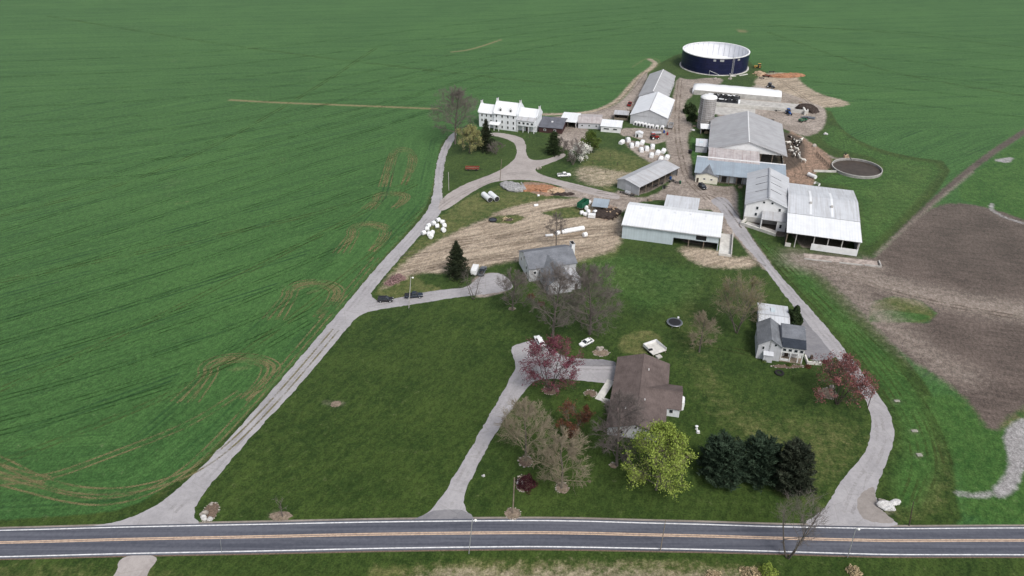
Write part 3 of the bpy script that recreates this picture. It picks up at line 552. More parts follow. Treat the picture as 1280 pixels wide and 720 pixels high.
# white farmhouse
b = thing('farmhouse', 'large white three-part farmhouse with white roof, dormers and parapet chimneys', 'house', P(617.5, 161), R(-19.8))
walls(b, 'x', 0, 11.9, 0, 11, 8.2, 12.4, 'whitewall'); roof(b, 'x', 0, 11.9, 0, 11, 8.2, 12.4, 'whiteroof', over=-.02, oe=.45, cap='white')
walls(b, 'x', -8.3, -.01, .8, 10, 7.4, 10.3, 'whitewall'); roof(b, 'x', -8.3, -.45, .8, 10, 7.4, 10.3, 'whiteroof', over=-.02, oe=.4)
walls(b, 'x', 11.91, 21.4, 2.4, 11, 7.2, 10.1, 'whitewall'); roof(b, 'x', 12.35, 21.4, 2.4, 11, 7.2, 10.1, 'whiteroof', over=-.02, oe=.2)
for x0, y0, y1, e, r in ((-8.75, .6, 10.2, 7.5, 10.4), (-.3, -.25, 11.25, 8.25, 12.5), (11.75, -.25, 11.25, 8.25, 12.5), (21.25, 2.2, 11.2, 7.3, 10.2)):
    MB().extr('x', [(y0, e - .3), (y0, e + .45), ((y0 + y1) / 2 - .9, r + .45), ((y0 + y1) / 2 + .9, r + .45), (y1, e + .45), (y1, e - .3)], x0, x0 + .5).build('gable_parapet', 'whitewall', b)
for x, y, z in ((-8.7, 5.4, 10.4), (-.3, 5.5, 12.4), (11.7, 5.5, 12.4), (21.2, 6.7, 10.2)): chimney(b, x, x + .62, y - .75, y + .75, z, z + 1.7, 'white')
for x in (3.2, 8.6):
    d = MB().extr('y', [(x - .75, 8.95), (x + .75, 8.95), (x + .75, 10.5), (x, 11.3), (x - .75, 10.5)], .9, 3.6).build('dormer', 'white', b)
    window(d, 'y', .9, -1, x, 9.75, .95, 1.35)
for x in (1.4, 4.4, 7.4, 10.3):
    for z, h in ((6.9, 1.5), (4.1, 1.8), (1.5, 1.6)): window(b, 'y', 0, -1, x, z, .95, h)
for x in (-6.6, -4.2, -1.8):
    for z in (6.1, 3.6): window(b, 'y', .8, -1, x, z, .9, 1.5)
for y in (3.2, 7.8): window(b, 'x', 11.9, 1, y, 9.3, .8, 1.2)
MB().box(12.2, 21.2, -.2, 2.38, 3.35, 5.9).build('enclosed_porch', 'whitewall', b)
slope(b, 'x', 12.1, 21.3, [(-.5, 5.95), (2.42, 7.0)], 'greyroof')  # grey colour paints in the slight shade on this roof strip
for k in range(4): window(b, 'y', -.2, -1, 13.5 + k * 2.15, 4.75, 1.5, 1.2)
posts(b, [(12.5, 0), (15.3, 0), (18.1, 0), (20.9, 0)], 3.33, .15, 'white', 0)
door(b, 'y', 2.4, -1, 16.5, 1.1, 2.2, 'darkwood')
slope(b, 'x', -1.8, 3.6, [(-2.6, 2.9), (-.02, 3.6)], 'whiteroof', name='porch_roof'); posts(b, [(-1.5, -2.4), (1, -2.4), (3.4, -2.4)], 2.92, .13, 'white')
# low slate roofed outbuilding, then the row of small sheds behind the garden
b = thing('stone_outbuilding', 'low outbuilding with dark slate roof and dark maroon wall at the farmhouse right end', 'outbuilding', P(673.5, 165.2), R(-14))
walls(b, 'x', 0, 11.5, 0, 15, 2.7, 4.3, M['maroonwall'], yr=11); roof(b, 'x', 0, 11.5, 0, 15, 2.7, 4.3, 'slate', yr=11)
MB().box(5.2, 6.0, 5.2, 6.0, 3.3, 4.15).build('roof_vent', 'white', b)
window(b, 'y', 0, -1, 3, 1.5, 1.2, 1); window(b, 'y', 0, -1, 8, 1.5, 1.2, 1)
def shed_box(name, label, A, deg, L, D, h0, h1, wm, rm, group=None):
    b = thing(name, label, 'shed', A, R(deg), group)
    MB().extr('x', [(0, 0), (D, 0), (D, h1), (0, h0)], 0, L).build('wall', wm, b)
    slope(b, 'x', -.3, L + .3, [(-.35, h0 + .03 - .35 * (h1 - h0) / D), (D + .35, h1 + .03 + .35 * (h1 - h0) / D)], rm); return b
b = thing('open_shed', 'small open-fronted shed with plain white roof beside the slate roof', 'shed', P(699.5, 158.5), R(-15))
MB().box(0, 8.3, 11.6, 11.8, 0, 3.6).build('wall', 'lgreywall', b); MB().extr('x', [(0, 0), (11.6, 0), (11.6, 3.6), (0, 2.95)], 0, .2).build('wall', 'lgreywall', b); MB().extr('x', [(0, 0), (11.6, 0), (11.6, 3.6), (0, 2.95)], 8.1, 8.3).build('wall', 'lgreywall', b)
slope(b, 'x', -.3, 8.6, [(-.4, 2.97), (12, 3.65)], 'whiteroof'); posts(b, [(.25, .1), (4.1, .1), (8.0, .1)], 2.9, .1, 'wood')
b = thing('poultry_shed', 'low shed with streaked rusty grey roof between two white-roofed sheds', 'shed', P(722.5, 160.3), R(-8))
walls(b, 'x', 0, 11.2, 0, 13, 2.9, 4.0, 'lgreywall', yr=6); roof(b, 'x', 0, 11.2, 0, 13, 2.9, 4.0, 'rustroof', yr=6)
for x in (2, 5.5, 9): window(b, 'y', 0, -1, x, 1.6, 1.3, .8)
b = thing('white_shed', 'white shed with white roof and two dark window strips near the calf hutches', 'shed', P(750.8, 164.5), R(-14))
walls(b, 'x', 0, 9.6, 0, 9.2, 2.9, 3.9, 'white', yr=7); roof(b, 'x', 0, 9.6, 0, 9.2, 2.9, 3.9, 'whiteroof', yr=7)
window(b, 'y', 0, -1, 2.7, 1.7, 3.6, .8); window(b, 'y', 0, -1, 7.0, 1.7, 2.6, .8); door(b, 'x', 9.6, 1, 3, 1.1, 2.1, 'darkwood')
b = thing('wooden_shed', 'small brown open wooden shed with grey roof between lane and barn', 'shed', P(767.5, 149.5), R(-12))
MB().box(0, 7, 5, 5.2, 0, 3).build('wall', 'wood', b); MB().box(0, .2, 0, 5, 0, 2.8).build('wall', 'wood', b); MB().box(6.8, 7, 0, 5, 0, 2.8).build('wall', 'wood', b); MB().box(.2, 6.8, 0, .2, 0, 1.1).build('gate', 'wood', b)
slope(b, 'x', -.3, 7.3, [(-.4, 2.85), (5.5, 3.2)], 'greyroof')

# pair of gable barns by the far field
FA = R(-17)
b = thing('calf_barn', 'gable barn with bright white roof and grey gable wall behind the hutch row', 'barn', P(787.4, 154.5), FA)
walls(b, 'y', 0, 30.5, 0, 18.3, 4.6, 8.1, 'greywall'); roof(b, 'y', 0, 30.5, 0, 18.3, 4.6, 8.1, 'whiteroof_x', cap='greyroof')
for y in (5, 10, 15, 20, 25): window(b, 'x', 18.3, 1, y, 2.6, 2.4, 1.1)
MB().box(0, 18.3, -.06, 0, 4.35, 4.6).build('trim', 'steel', b)
b = thing('rear_barn', 'gable barn with grey roof standing behind the white-roofed barn', 'barn', P(787.4, 154.5), FA)
walls(b, 'y', 31.3, 75, -.6, 13.9, 4.8, 8.0, 'lgreywall'); roof(b, 'y', 31.3, 75, -.6, 13.9, 4.8, 8.0, 'greyroof_x', cap='white')
for y in range(36, 74, 6): window(b, 'x', 13.9, 1, y, 2.6, 3.0, 1.2)

# navy slurry tank
cx, cy = 127.4, 465.6
b = thing('slurry_tank', 'huge round navy blue slurry tank with white inside rim at the field edge', 'tank', (cx, cy))
MB().lathe([(20.4, 0), (20.4, 10.2), (20.12, 10.2), (20.12, 0)], 72, close=True).build('tank_wall', 'tankblue', b)
MB().lathe([(20.10, .3), (20.10, 9.9)], 72).build('inner_liner', 'tankinside', b)
MB().lathe([(20.55, 9.95), (20.55, 10.35), (19.7, 10.35), (19.7, 9.95)], 72, close=True).build('rim', 'white', b)
MB().lathe([(20.8, 0), (21.3, 0), (21.3, .35), (20.45, .35)], 72).build('footing', 'concrete_l', b)
MB().lathe([(0, 2.0), (20.08, 2.0)], 72).build('floor_cover', 'tankinside', b)
for k in range(36):
    t = 2 * math.pi * k / 36; MB().obox((19.98 * math.cos(t), 19.98 * math.sin(t), 5.5), (.1, .13, 8.6), t).build('liner_seam', 'steel', b)
for zz in (3.4, 6.8): MB().lathe([(20.43, zz - .06), (20.50, zz), (20.43, zz + .06)], 72).build('wall_hoop', 'tankblue', b)
def tankpt(deg, r): return (r * math.sin(R(deg)), -r * math.cos(R(deg)))
ld = MB()
for s in (-1.2, 1.2):
    x, y = tankpt(17.5 + s * 1.3, 20.7); ld.tube((x, y - .1, 0), (x, y, 11), .09)
for z in range(1, 22): 
    a, c = tankpt(15.9, 20.7), tankpt(19.1, 20.7); ld.tube((a[0], a[1], z * .5), (c[0], c[1], z * .5), .05, n=5)
ld.build('ladder', 'steel', b)
x, y = tankpt(17.5, 22); MB().box(x - 2.2, x + 1.6, y - 1.6, y + .6, 0, .35).box(x - 2, x - 1.7, y - 1.5, y + .5, .35, 1.3).box(x + 1.2, x + 1.5, y - 1.5, y + .5, .35, 1.1).build('pump_base', 'concrete_l', b)
for dg, w in ((-15, 1.5), (-3, 2.4), (28, 1.7)):
    x, y = tankpt(dg, 20.52); MB().obox((x, y, 8.9), (w, .12, 1.2), R(dg)).build('plate', 'steel', b)
a, c = tankpt(-22, 21.2), tankpt(-5, 20.6); MB().tube((a[0], a[1] - 1.5, 3.2), (c[0], c[1] - .4, .6), .16).tube((a[0], a[1] - 1.5, 0), (a[0], a[1] - 1.5, 3.2), .12).build('fill_pipe', 'steel', b)

# bunker silos
b = thing('bunker_silo', 'long silage bunker under a bright white plastic sheet beside the navy tank', 'bunker', (102.4, 407.6), FA)
MB().box(0, 47, 0, .5, 0, 2.6).build('wall', 'concrete', b); MB().box(3, 47, 13.2, 13.7, 0, 2.2).build('wall', 'concrete', b)
rg = random.Random(4); secs = []
for k in range(25):
    x = -1 + k * 2; e = 1 if 1 < k < 22 else (.35 if k in (0, 24) else .75)
    z = 2.7 + e * (.9 + rg.uniform(-.12, .12)); secs.append([(x, .55, .05), (x, .6, 2.75 * e + rg.uniform(-.05, .05)), (x, 3, z), (x, 7, z + .35), (x, 11, z), (x, 13.1, 2.3 * e), (x, 13.1, .05)])
MB().loft(secs).build('plastic_sheet', 'bale', b, smooth=True)
b = thing('bunker_silo', 'short silage bunker with black plastic and tyres right of the concrete silo', 'bunker', (102.4, 407.6), FA)
secs = []
for k in range(13):
    x = 8.5 + k * 1.4; z = (2.2 if k < 11 else 1.9) + rg.uniform(-.2, .2); secs.append([(x, -15.5, .05), (x, -15.3, z * .75), (x, -9, z), (x, -1.2, z * .9), (x, -1, .05)])
MB().loft(secs).build('plastic_sheet', 'black', b); MB().box(7, 60, -16.6, -16.1, 0, 1.9).build('wall', 'concrete_l', b); MB().box(60, 60.5, -16.6, -6, 0, 1.6).build('wall', 'concrete_l', b)
ff = MB(); ff.box(25.3, 60, -16, -1, 0, .05); ff.box(5, 34, -31, -17, 0, .04); ff.build('concrete_floor', 'concrete', b)
wp = MB()
for k in range(26):
    x, y = rg.uniform(9, 24), rg.uniform(-14.5, -2); wp.obox((x, y, 2.12 + rg.uniform(0, .2)), (rg.uniform(.8, 2.6), rg.uniform(.6, 2.2), .12), rg.uniform(0, 3))
wp.build('loose_white_sheet', 'bale', b); MB().box(24.6, 25.6, -16, -9.5, .05, 2.3).build('silage_face', 'bale', b)
tyre = tag(MB().lathe([(.34, -.12), (.55, -.12), (.6, 0), (.55, .12), (.34, .12)], 12, close=True).build('tyre', 'rubber'), 'old black tyre weighing down the black silage plastic', 'tyre', 'tyres on the silage bunker')
for k in range(56):
    x, y = rg.uniform(9.5, 23.5), rg.uniform(-14, -2.2); c_, s_ = math.cos(FA), math.sin(FA)
    l = (102.4 + x * c_ - y * s_, 407.6 + x * s_ + y * c_, 2.42)
    if k == 0: tyre.location = l
    else: copy_tree(tyre, l, rg.uniform(0, 3))
# concrete tower silo
sx, sy = P(880.8, 159.5)
b = thing('tower_silo', 'round weathered concrete tower silo with white domed cap', 'silo', (sx, sy))
SIL = NT('silo_staves', .95, .1); v = SIL.coord(); g = SIL.noise(SIL.mapping(v, (1.6, 1.6, .05)), 1, 4, .7); h_ = SIL.noise(v, .6, 4, .7)
SIL.col(SIL.mix(SIL.step(SIL.math('ADD', SIL.math('MULTIPLY', g, .65), SIL.math('MULTIPLY', h_, .35)), .38, .62), (.16, .15, .145), (.34, .325, .315)))
MB().lathe([(3.9, 0), (3.9, 15.3)], 40).build('silo_wall', SIL.m, b); MB().lathe([(4.0, 15.3), (4.05, 15.6), (3.0, 16.2), (1.5, 16.55), (0, 16.7)], 40).build('dome', 'white', b, smooth=True)
for k in range(14): MB().lathe([(3.92, .8 + k * 1.05), (3.97, .85 + k * 1.05), (3.92, .9 + k * 1.05)], 40).build('hoop', 'steel', b)
MB().box(-.9, .9, 3.6, 4.7, 0, 15.8).build('chute', 'concrete_l', b); MB().tube((-3.0, -2.9, 0), (-3.0, -2.9, 15.3), .12).build('fill_pipe', 'steel', b)
b = thing('feed_room', 'small lean-to with white roof and dark open front at the silo foot', 'lean-to', P(875.5, 168), R(-10))
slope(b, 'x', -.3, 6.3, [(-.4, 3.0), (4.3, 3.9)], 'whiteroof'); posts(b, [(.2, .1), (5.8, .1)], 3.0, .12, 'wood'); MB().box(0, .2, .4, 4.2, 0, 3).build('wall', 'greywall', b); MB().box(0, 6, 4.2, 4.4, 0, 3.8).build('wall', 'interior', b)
MB().blob((3, 2.3, .3), (1.1, .8, .8), 3).build('feed_pile', 'hay', b)

# big grey freestall barn
gp = P(885.3, 199.6)
b = thing('freestall_barn', 'largest grey-roofed barn with white gable front beside the cow lot', 'barn', gp, R(-14.5))
W_ = 32.5; D_ = 42.5
MB().extr('y', [(0, 5.0), (W_, 5.0), (W_ / 2, 9.9)], 0, .3).build('gable_wall', 'white', b)
MB().extr('y', [(0, 0), (W_, 0), (W_, 5.0), (W_ / 2, 9.9), (0, 5.0)], D_ - .3, D_).build('wall', 'lgreywall', b)
MB().box(0, .25, .3, D_ - .3, 0, 4.9).build('wall', 'lgreywall', b); MB().box(0, 21, .02, .28, 0, 5.0).build('wall', 'lgreywall', b)
for k in range(8): MB().box(W_ - .3, W_, .2 + k * 5.8, .5 + k * 5.8, 0, 4.95).build('post', 'wood', b)
MB().box(W_ - .2, W_ - .05, .5, D_ - .5, .0, 1.0).build('curb_wall', 'concrete', b)
for x in (22, 27): MB().box(x, x + .3, .02, .3, 0, 5).build('post', 'wood', b)
roof(b, 'y', 0, D_, 0, W_, 5.0, 9.9, 'greyroof_x', cap='white', over=.6, oe=.7, th=.2)
slope(b, 'x', -.5, 21.2, [(-13.3, 5.0), (-.4, 5.9)], 'rustroof', name='lean_to_roof'); MB().box(-.2, 21, -13, -12.8, 0, 5.0).build('lean_to_wall', 'greywall', b)
# long low milking parlour with blue-grey roof
b = thing('milking_parlour', 'long low blue-grey roofed building joining the cream house and big barns', 'barn', P(871, 226), R(-15.5))
slope(b, 'x', -1.5, 35.6, [(-.9, 3.9), (14.6, 5.05)], 'blueroof', th=.2)
MB().box(-1.5, 35.6, 14.2, 14.9, 5.28, 5.5).build('ridge_cap', 'white', b)
MB().extr('x', [(1.6, 0), (14.2, 0), (14.2, 5.0), (1.6, 4.05)], -1.2, 35.2).build('wall', 'greywall', b)
for x, w, m_ in ((11, 2.0, 'interior'), (14.2, 1.3, 'white'), (17, 2.3, 'interior'), (19.6, 1.8, 'lgreywall')): door(b, 'y', 1.6, -1, x, w, 2.6, m_, knob=m_ != 'interior')
posts(b, [(9.2, -.6), (13, -.6), (16, -.6), (18.6, -.6)], 3.95, .11, 'wood')
b = thing('milk_house', 'cream walled small house with grey roof at the yard corner', 'house', P(868.8, 227.5), R(-17.7))
walls(b, 'y', 0, 9.5, 0, 9.0, 3.4, 4.6, 'cream'); roof(b, 'y', 0, 9.5, 0, 9.0, 3.4, 4.6, 'shingle_y', over=.35)
for x in (3.6, 6.5): window(b, 'y', 0, -1, x, 1.9, 1.1, .7)
door(b, 'y', 0, -1, .9, .9, 2.0, 'darkwood')
b = thing('utility_shed', 'small pale shed with streaked white-blue roof below the silo', 'shed', P(869, 190), R(-13))
walls(b, 'x', 0, 5.2, 0, 9.5, 3.0, 3.5, 'lgreywall', yr=8); roof(b, 'x', 0, 5.2, 0, 9.5, 3.0, 3.5, 'paleroof', yr=8, over=.2)
MB().box(1.2, 3.2, 3.2, 7.5, 3.42, 3.52).build('skylight', 'bluewall', b)
# white bank barn
b = thing('bank_barn', 'tall white gable barn with grey roof, vent bars and stone base at the lane bend', 'barn', P(928.8, 276), FA)
walls(b, 'y', 0, 30, 0, 15.3, 7.1, 10.3, 'white'); roof(b, 'y', 0, 30, 0, 15.3, 7.1, 10.3, 'paleroof_x', over=.5, oe=.5, cap='steel')
MB().box(-.03, 15.33, -.05, 30, 0, 2.0).build('foundation', 'concrete', b)
MB().box(7.35, 7.95, .2, 29.8, 10.5, 10.85).build('ridge_vent', 'steel', b)
for y in (9, 16, 22.5):
    for s in (-1, 1):
        a = math.atan2(3.2, 7.65); MB().obox((7.65 + s * 2.7, y, 10.42 - 2.7 * 3.2 / 7.65 + .1), (4.6, .16, .12), 0, s * a).build('snow_bar', 'dark', b)
for x, z in ((4.2, 6.0), (4.1, 3.4), (12.2, 6.2)): window(b, 'y', 0, -1, x, z, 1.1, 1.5)
for x in (6.2, 9.2): window(b, 'y', 0, -1, x, 8.6, 1.0, 1.0)
for y in (4, 10, 16): window(b, 'x', 0, -1, y, 3.6, 1.0, 1.2)
slope(b, 'x', 6.2, 15.4, [(-5.2, 3.95), (-.06, 5.1)], 'greyroof', name='lean_to_roof'); MB().box(11.8, 15.2, -5.0, -4.8, 0, 3.9).build('lean_to_wall', 'white', b); MB().box(6.2, 6.5, -5.0, -.06, 0, 4.2).build('lean_to_wall', 'white', b); MB().box(15.0, 15.2, -4.8, -.06, 0, 4.1).build('lean_to_wall', 'white', b)
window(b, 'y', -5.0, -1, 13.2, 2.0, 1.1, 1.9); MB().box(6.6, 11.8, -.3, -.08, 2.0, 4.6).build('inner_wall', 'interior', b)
b = thing('retaining_wall', 'low pale concrete retaining wall sloping along the lane below the bank barn', 'wall', P(925, 281), R(-42))
MB().box(0, 14, 0, .5, 0, 1.1).box(0, .5, .5, 5, 0, 1.4).build('wall_run', 'concrete_l', b); MB().box(1, 13, .5, 4.0, 0, .25).build('ramp', 'concrete', b)
# open cattle shed
b = thing('cattle_shed', 'wide open-fronted shed with ribbed pale roof and white knee wall', 'barn', P(980.8, 307.5), R(-17.8))
slope(b, 'x', -.4, 24.4, [(-.6, 5.62), (12.9, 6.98)], 'whiteroof', th=.2); slope(b, 'x', -.4, 24.4, [(12.6, 7.25), (27, 8.4), (43.3, 6.1)], 'paleroof', th=.2)
for x in (7.2, 14.6): MB().extr('x', [(13.4, 7.56), (27, 8.66), (35, 7.55), (35, 7.5), (27, 8.6), (13.4, 7.5)], x, x + .9).build('skylight', 'whiteroof', b)
for x, y in ((7.65, 21), (15, 20)): MB().box(x - .4, x + .4, y, y + 1, 8.1, 8.7).build('roof_vent', 'concrete', b)
for x in (0.1, 3.2, 9.2, 13.8, 18.4, 23.6): MB().box(x - .16, x + .16, 0, .32, 0, 5.7).build('post', 'wood' if x < 1 else 'concrete', b)
MB().box(8.6, 23.9, -.35, -.05, .1, 2.5).build('knee_wall', 'white', b); MB().box(0, 1.9, -.3, -.05, .1, 1.5).build('knee_wall', 'concrete_l', b)
MB().extr('x', [(0, 0), (43, 0), (43, 6.1), (27, 8.3), (12.7, 7.1), (12.7, 6.9), (0, 5.6)], 23.8, 24.0).build('wall', 'lgreywall', b)
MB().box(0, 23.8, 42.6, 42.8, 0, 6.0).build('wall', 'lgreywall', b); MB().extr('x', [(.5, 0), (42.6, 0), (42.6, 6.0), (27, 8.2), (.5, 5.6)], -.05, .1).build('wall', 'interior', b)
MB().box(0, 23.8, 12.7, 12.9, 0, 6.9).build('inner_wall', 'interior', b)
b = thing('concrete_curb', 'broken pale concrete feed apron edge below the open cattle shed', 'curb', P(1004, 318), R(-13.5))
MB().box(0, 9, -3.6, -3.2, 0, .3).box(11.5, 19, -3.65, -3.2, 0, .35).box(19.6, 25, -3.5, -3.1, 0, .55).box(24.6, 25, -3.1, .5, 0, .7).build('curb_run', 'concrete', b); MB().box(.2, 24.3, -3.0, .8, 0, .08).build('apron', plain('dirty_feed_apron', (.34, .29, .26), .95, .35, .6, dirt=(.14, .11, .09)), b)
# long machine shed
b = thing('machine_shed', 'long machine shed with bright white roof and pale blue wall on the lawn edge', 'barn', P(777, 297.6), R(-16.4))
L_ = 34
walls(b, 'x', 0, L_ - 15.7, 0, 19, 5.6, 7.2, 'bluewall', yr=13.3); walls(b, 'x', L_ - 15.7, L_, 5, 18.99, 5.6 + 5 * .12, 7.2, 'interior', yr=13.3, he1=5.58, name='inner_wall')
MB().extr('y', [(L_ - 15.7, 3.0), (L_ - 7.9, 3.0), (L_ - 7.9, 5.58), (L_ - 15.7, 5.58)], 0, .2).build('wall', 'bluewall', b); MB().box(L_ - 4.3, L_, 0, .2, 3.0, 5.58).build('wall', 'bluewall', b); MB().box(L_ - 7.9, L_ - 4.3, .3, .45, 3.2, 5.5).build('sliding_door', 'black', b); MB().box(L_ - 7.9, L_ - 4.3, 0, .2, 2.95, 3.2).build('lintel', 'bluewall', b)
MB().extr('x', [(0, 0), (5, 0), (5, 6.15), (0, 5.58)], L_ - .2, L_).build('wall', 'bluewall', b); posts(b, [(L_ - 10.2, .15), (L_ - 5, .15)], 3.0, .14, 'wood')
roof(b, 'x', 0, L_, 0, 19, 5.6, 7.2, 'whiteroof', yr=13.3, over=.4, oe=.4, th=.2)
for x in (5, 11.5, 17.5, 23, 28.5): MB().box(x - .3, x + .3, 11.2, 12.2, 6.95, 7.45).build('roof_vent', 'whiteroof_x', b)
MB().extr('x', [(19.0, 0), (19.15, 0), (19.15, 5.6), (19.0, 5.6)], 0, L_).build('wall', 'bluewall', b)
MB().box(-.5, L_ + .5, -.62, -.42, 5.38, 5.56).build('gutter', 'steel', b)
b = thing('shed_annex', 'square shed with flat pale roof against the machine shed back', 'shed', P(777, 297.6), R(-16.4))
MB().box(12.6, 24.8, 19.8, 33, 0, 3.9).build('wall', 'lgreywall', b); slope(b, 'x', 12.3, 25.1, [(19.5, 3.95), (33.3, 4.15)], 'paleroof')
b = thing('concrete_bunker', 'narrow concrete pad with low walls at the machine shed right end', 'pad', P(777, 297.6), R(-16.4))
MB().box(34.6, 39, -3, 14, 0, .1).build('slab', 'concrete_l', b); MB().box(38.6, 39.0, -3.4, 14, .1, 1.2).build('side_wall', 'concrete', b); MB().box(34.6, 38.6, -3.4, -3.0, .1, 1.0).build('side_wall', 'concrete_l', b)
# slant implement shed
b = thing('implement_shed', 'grey tin implement shed set at a slant with dark open long side', 'shed', P(798.3, 244.4), R(45.5))
MB().extr('x', [(0, 0), (11, 0), (11, 3.7), (7.2, 5.0), (0, 3.7)], 0, .2).build('wall', 'greywall', b); MB().extr('x', [(0, 0), (11, 0), (11, 3.7), (7.2, 5.0), (0, 3.7)], 28, 28.2).build('wall', 'greywall', b); MB().box(.2, 28, 10.8, 11, 0, 3.7).build('wall', 'greywall', b)
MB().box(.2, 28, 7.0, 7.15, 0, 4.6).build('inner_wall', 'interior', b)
roof(b, 'x', 0, 28.2, 0, 11, 3.7, 5.0, 'greyroof', yr=7.2); posts(b, [(k * 4.6 + .3, .15) for k in range(7)], 3.7, .12, 'wood'); door(b, 'x', 0, -1, 5.5, 2.4, 2.8, 'lgreywall', knob=False)
# round manure pit
b = thing('manure_pit', 'round concrete manure pit with dark slurry beside the cow lot', 'tank', (151.2, 299.8))
MB().lathe([(10.4, 0), (10.4, 1.15), (10.0, 1.15), (10.0, .2)], 56).build('tank_wall', plain('stained_pit_concrete', (.27, .265, .255), .95, .25, .6, dirt=(.13, .12, .105)), b); MB().lathe([(0, .25), (10.02, .25)], 56).build('slurry', 'manure', b)
MB().lathe([(10.42, 1.08), (10.42, 1.2), (10.05, 1.2), (10.05, 1.1)], 56, close=True).build('rim', 'concrete', b)
b = thing('slurry_pump', 'tan slurry pump on a frame at the far rim of the round pit', 'pump', (151.0, 310.3))
MB().box(-1.2, .9, .1, 1.8, 0, 2.2).build('pump_housing', 'tansoil', b); MB().tube((.3, .1, 2.6), (.6, -3, 1.4), .14).tube((-.6, 1, 2.2), (-.6, 1, 3.0), .3).build('pipe', 'dark', b)
# grey house among bare trees
b = thing('grey_house', 'grey-roofed house with white gable ends hidden by bare trees', 'house', P(663, 352), R(15.2))
walls(b, 'x', -.3, 15.8, 0, 12.6, 4.8, 7.6, 'greywall'); walls(b, 'x', -.38, -.302, .02, 12.58, 4.78, 7.58, 'white', name='gable_siding'); roof(b, 'x', -.3, 15.8, 0, 12.6, 4.8, 7.6, 'shingle', over=.35)
chimney(b, 15.85, 17.0, 5.2, 7.4, 0, 9.0, 'white')
for y, z in ((3.2, 3.6), (9.3, 3.6), (6.2, 5.8), (3.2, 1.5)): window(b, 'x', -.38, -1, y, z, 1.0, 1.3)
walls(b, 'y', -9.5, 0, 3.2, 11.2, 3.8, 6.7, 'greywall'); roof(b, 'y', -9.5, 4.8, 3.2, 11.2, 3.8, 6.7, 'shingle_y', over=.35, lift=.06)
for x in (5.2, 9.2): window(b, 'y', -9.5, -1, x, 1.9, 1.2, 1.4)
window(b, 'y', -9.5, -1, 7.2, 4.9, .9, 1.1)
MB().box(11.25, 14.6, -8.5, 0, 0, 2.7).build('porch', 'greywall', b); slope(b, 'y', -8.9, -.03, [(11.24, 3.45), (15.0, 2.75)], 'greyroof', name='porch_roof'); window(b, 'x', 14.6, 1, -4, 1.5, 1.6, 1.2); window(b, 'y', 0, -1, 1.5, 3.2, 1.1, 1.3); door(b, 'y', -8.5, -1, 12.9, 1.0, 2.1, 'darkwood')
# brown ranch house
b = thing('ranch_house', 'brown shingled ranch house with white gable wing beside the red tree', 'house', (23.4, 133.5), R(-12.7))
walls(b, 'y', 0, 28, 0, 13.3, 2.7, 4.9, 'lgreywall'); roof(b, 'y', 0, 28, 0, 13.3, 2.7, 4.9, 'brown', over=.45, oe=.5, cap='brown')
walls(b, 'x', 10, 17.0, 10.2, 19.2, 2.7, 4.4, 'whitewall'); roof(b, 'x', 8.2, 17.0, 10.2, 19.2, 2.7, 4.4, 'brown', over=.4, lift=.05, cap='brown')
window(b, 'y', 10.2, -1, 14.9, 1.7, 1.2, 1.2); MB().extr('z', [(17.02, 12.5), (18.1, 13.2), (18.1, 15.4), (17.02, 16.2)], .1, 2.6).build('bay', 'white', b)
for y in (13.7, 15): window(b, 'x', 18.1, 1, y, 1.6, .9, 1.1)
for x in (3.2, 8.2): window(b, 'y', 0, -1, x, 1.7, 1.4, 1.3)
window(b, 'y', 0, -1, 6.65, 3.7, .8, .7)
for y in (4, 9, 22): window(b, 'x', 0, -1, y, 1.7, 1.6, 1.2)
door(b, 'x', 0, -1, 14.5, 1.1, 2.1, 'darkwood'); window(b, 'x', 13.3, 1, 23.5, 1.7, 1.5, 1.2)
for x, y, z in ((5, 8, 4.4), (8.1, 9.5, 4.5), (3.6, 6, 4.0), (8.3, 22, 4.5)): MB().tube((x, y, z - .5), (x, y, z + .55), .14).build('vent_pipe', 'white', b)
b = thing('front_walk', 'short pale concrete walk with steps from the parking pad to the ranch door', 'walkway', P(748, 500), R(62))
MB().box(0, 9, -1, 1.0, 0, .12).build('slab', 'concrete_l', b); MB().box(-.3, 1.2, -3.4, -1.0, 0, .35).build('step', 'concrete_l', b)
b = thing('wooden_deck', 'raised whitish deck with railing at the ranch house back corner', 'deck', P(816, 447), R(28))
b.scale = (.78, .8, .9)
MB().box(0, 6, 0, 6, .9, 1.1).build('deck_floor', 'concrete_l', b)
for a0, a1, c0, c1 in ((0, 6, 5.9, 6.0), (5.9, 6.0, 0, 5.9), (0, .1, 3, 5.9)): MB().box(a0, a1, c0, c1, 1.1, 2.0).build('railing', 'white', b)
posts(b, [(.2, .2), (5.8, .2), (5.8, 5.8), (.2, 5.8)], .9, .1, 'wood'); MB().box(1, 3, -1.6, -.02, 0, .5).build('steps', 'concrete', b)
b = thing('barbecue_grill', 'black barbecue grill beside the whitish deck', 'grill', P(812.5, 441), R(20))
MB().box(-.6, .6, -.35, .35, .75, 1.05).build('firebox', 'black', b); MB().extr('x', [(-.35, 1.07), (.35, 1.07), (.25, 1.35), (-.2, 1.4)], -.58, .58).build('lid', 'black', b); MB().box(-.55, -.5, -.3, .3, 0, .74).box(.5, .55, -.3, .3, 0, .74).build('stand', 'dark', b)
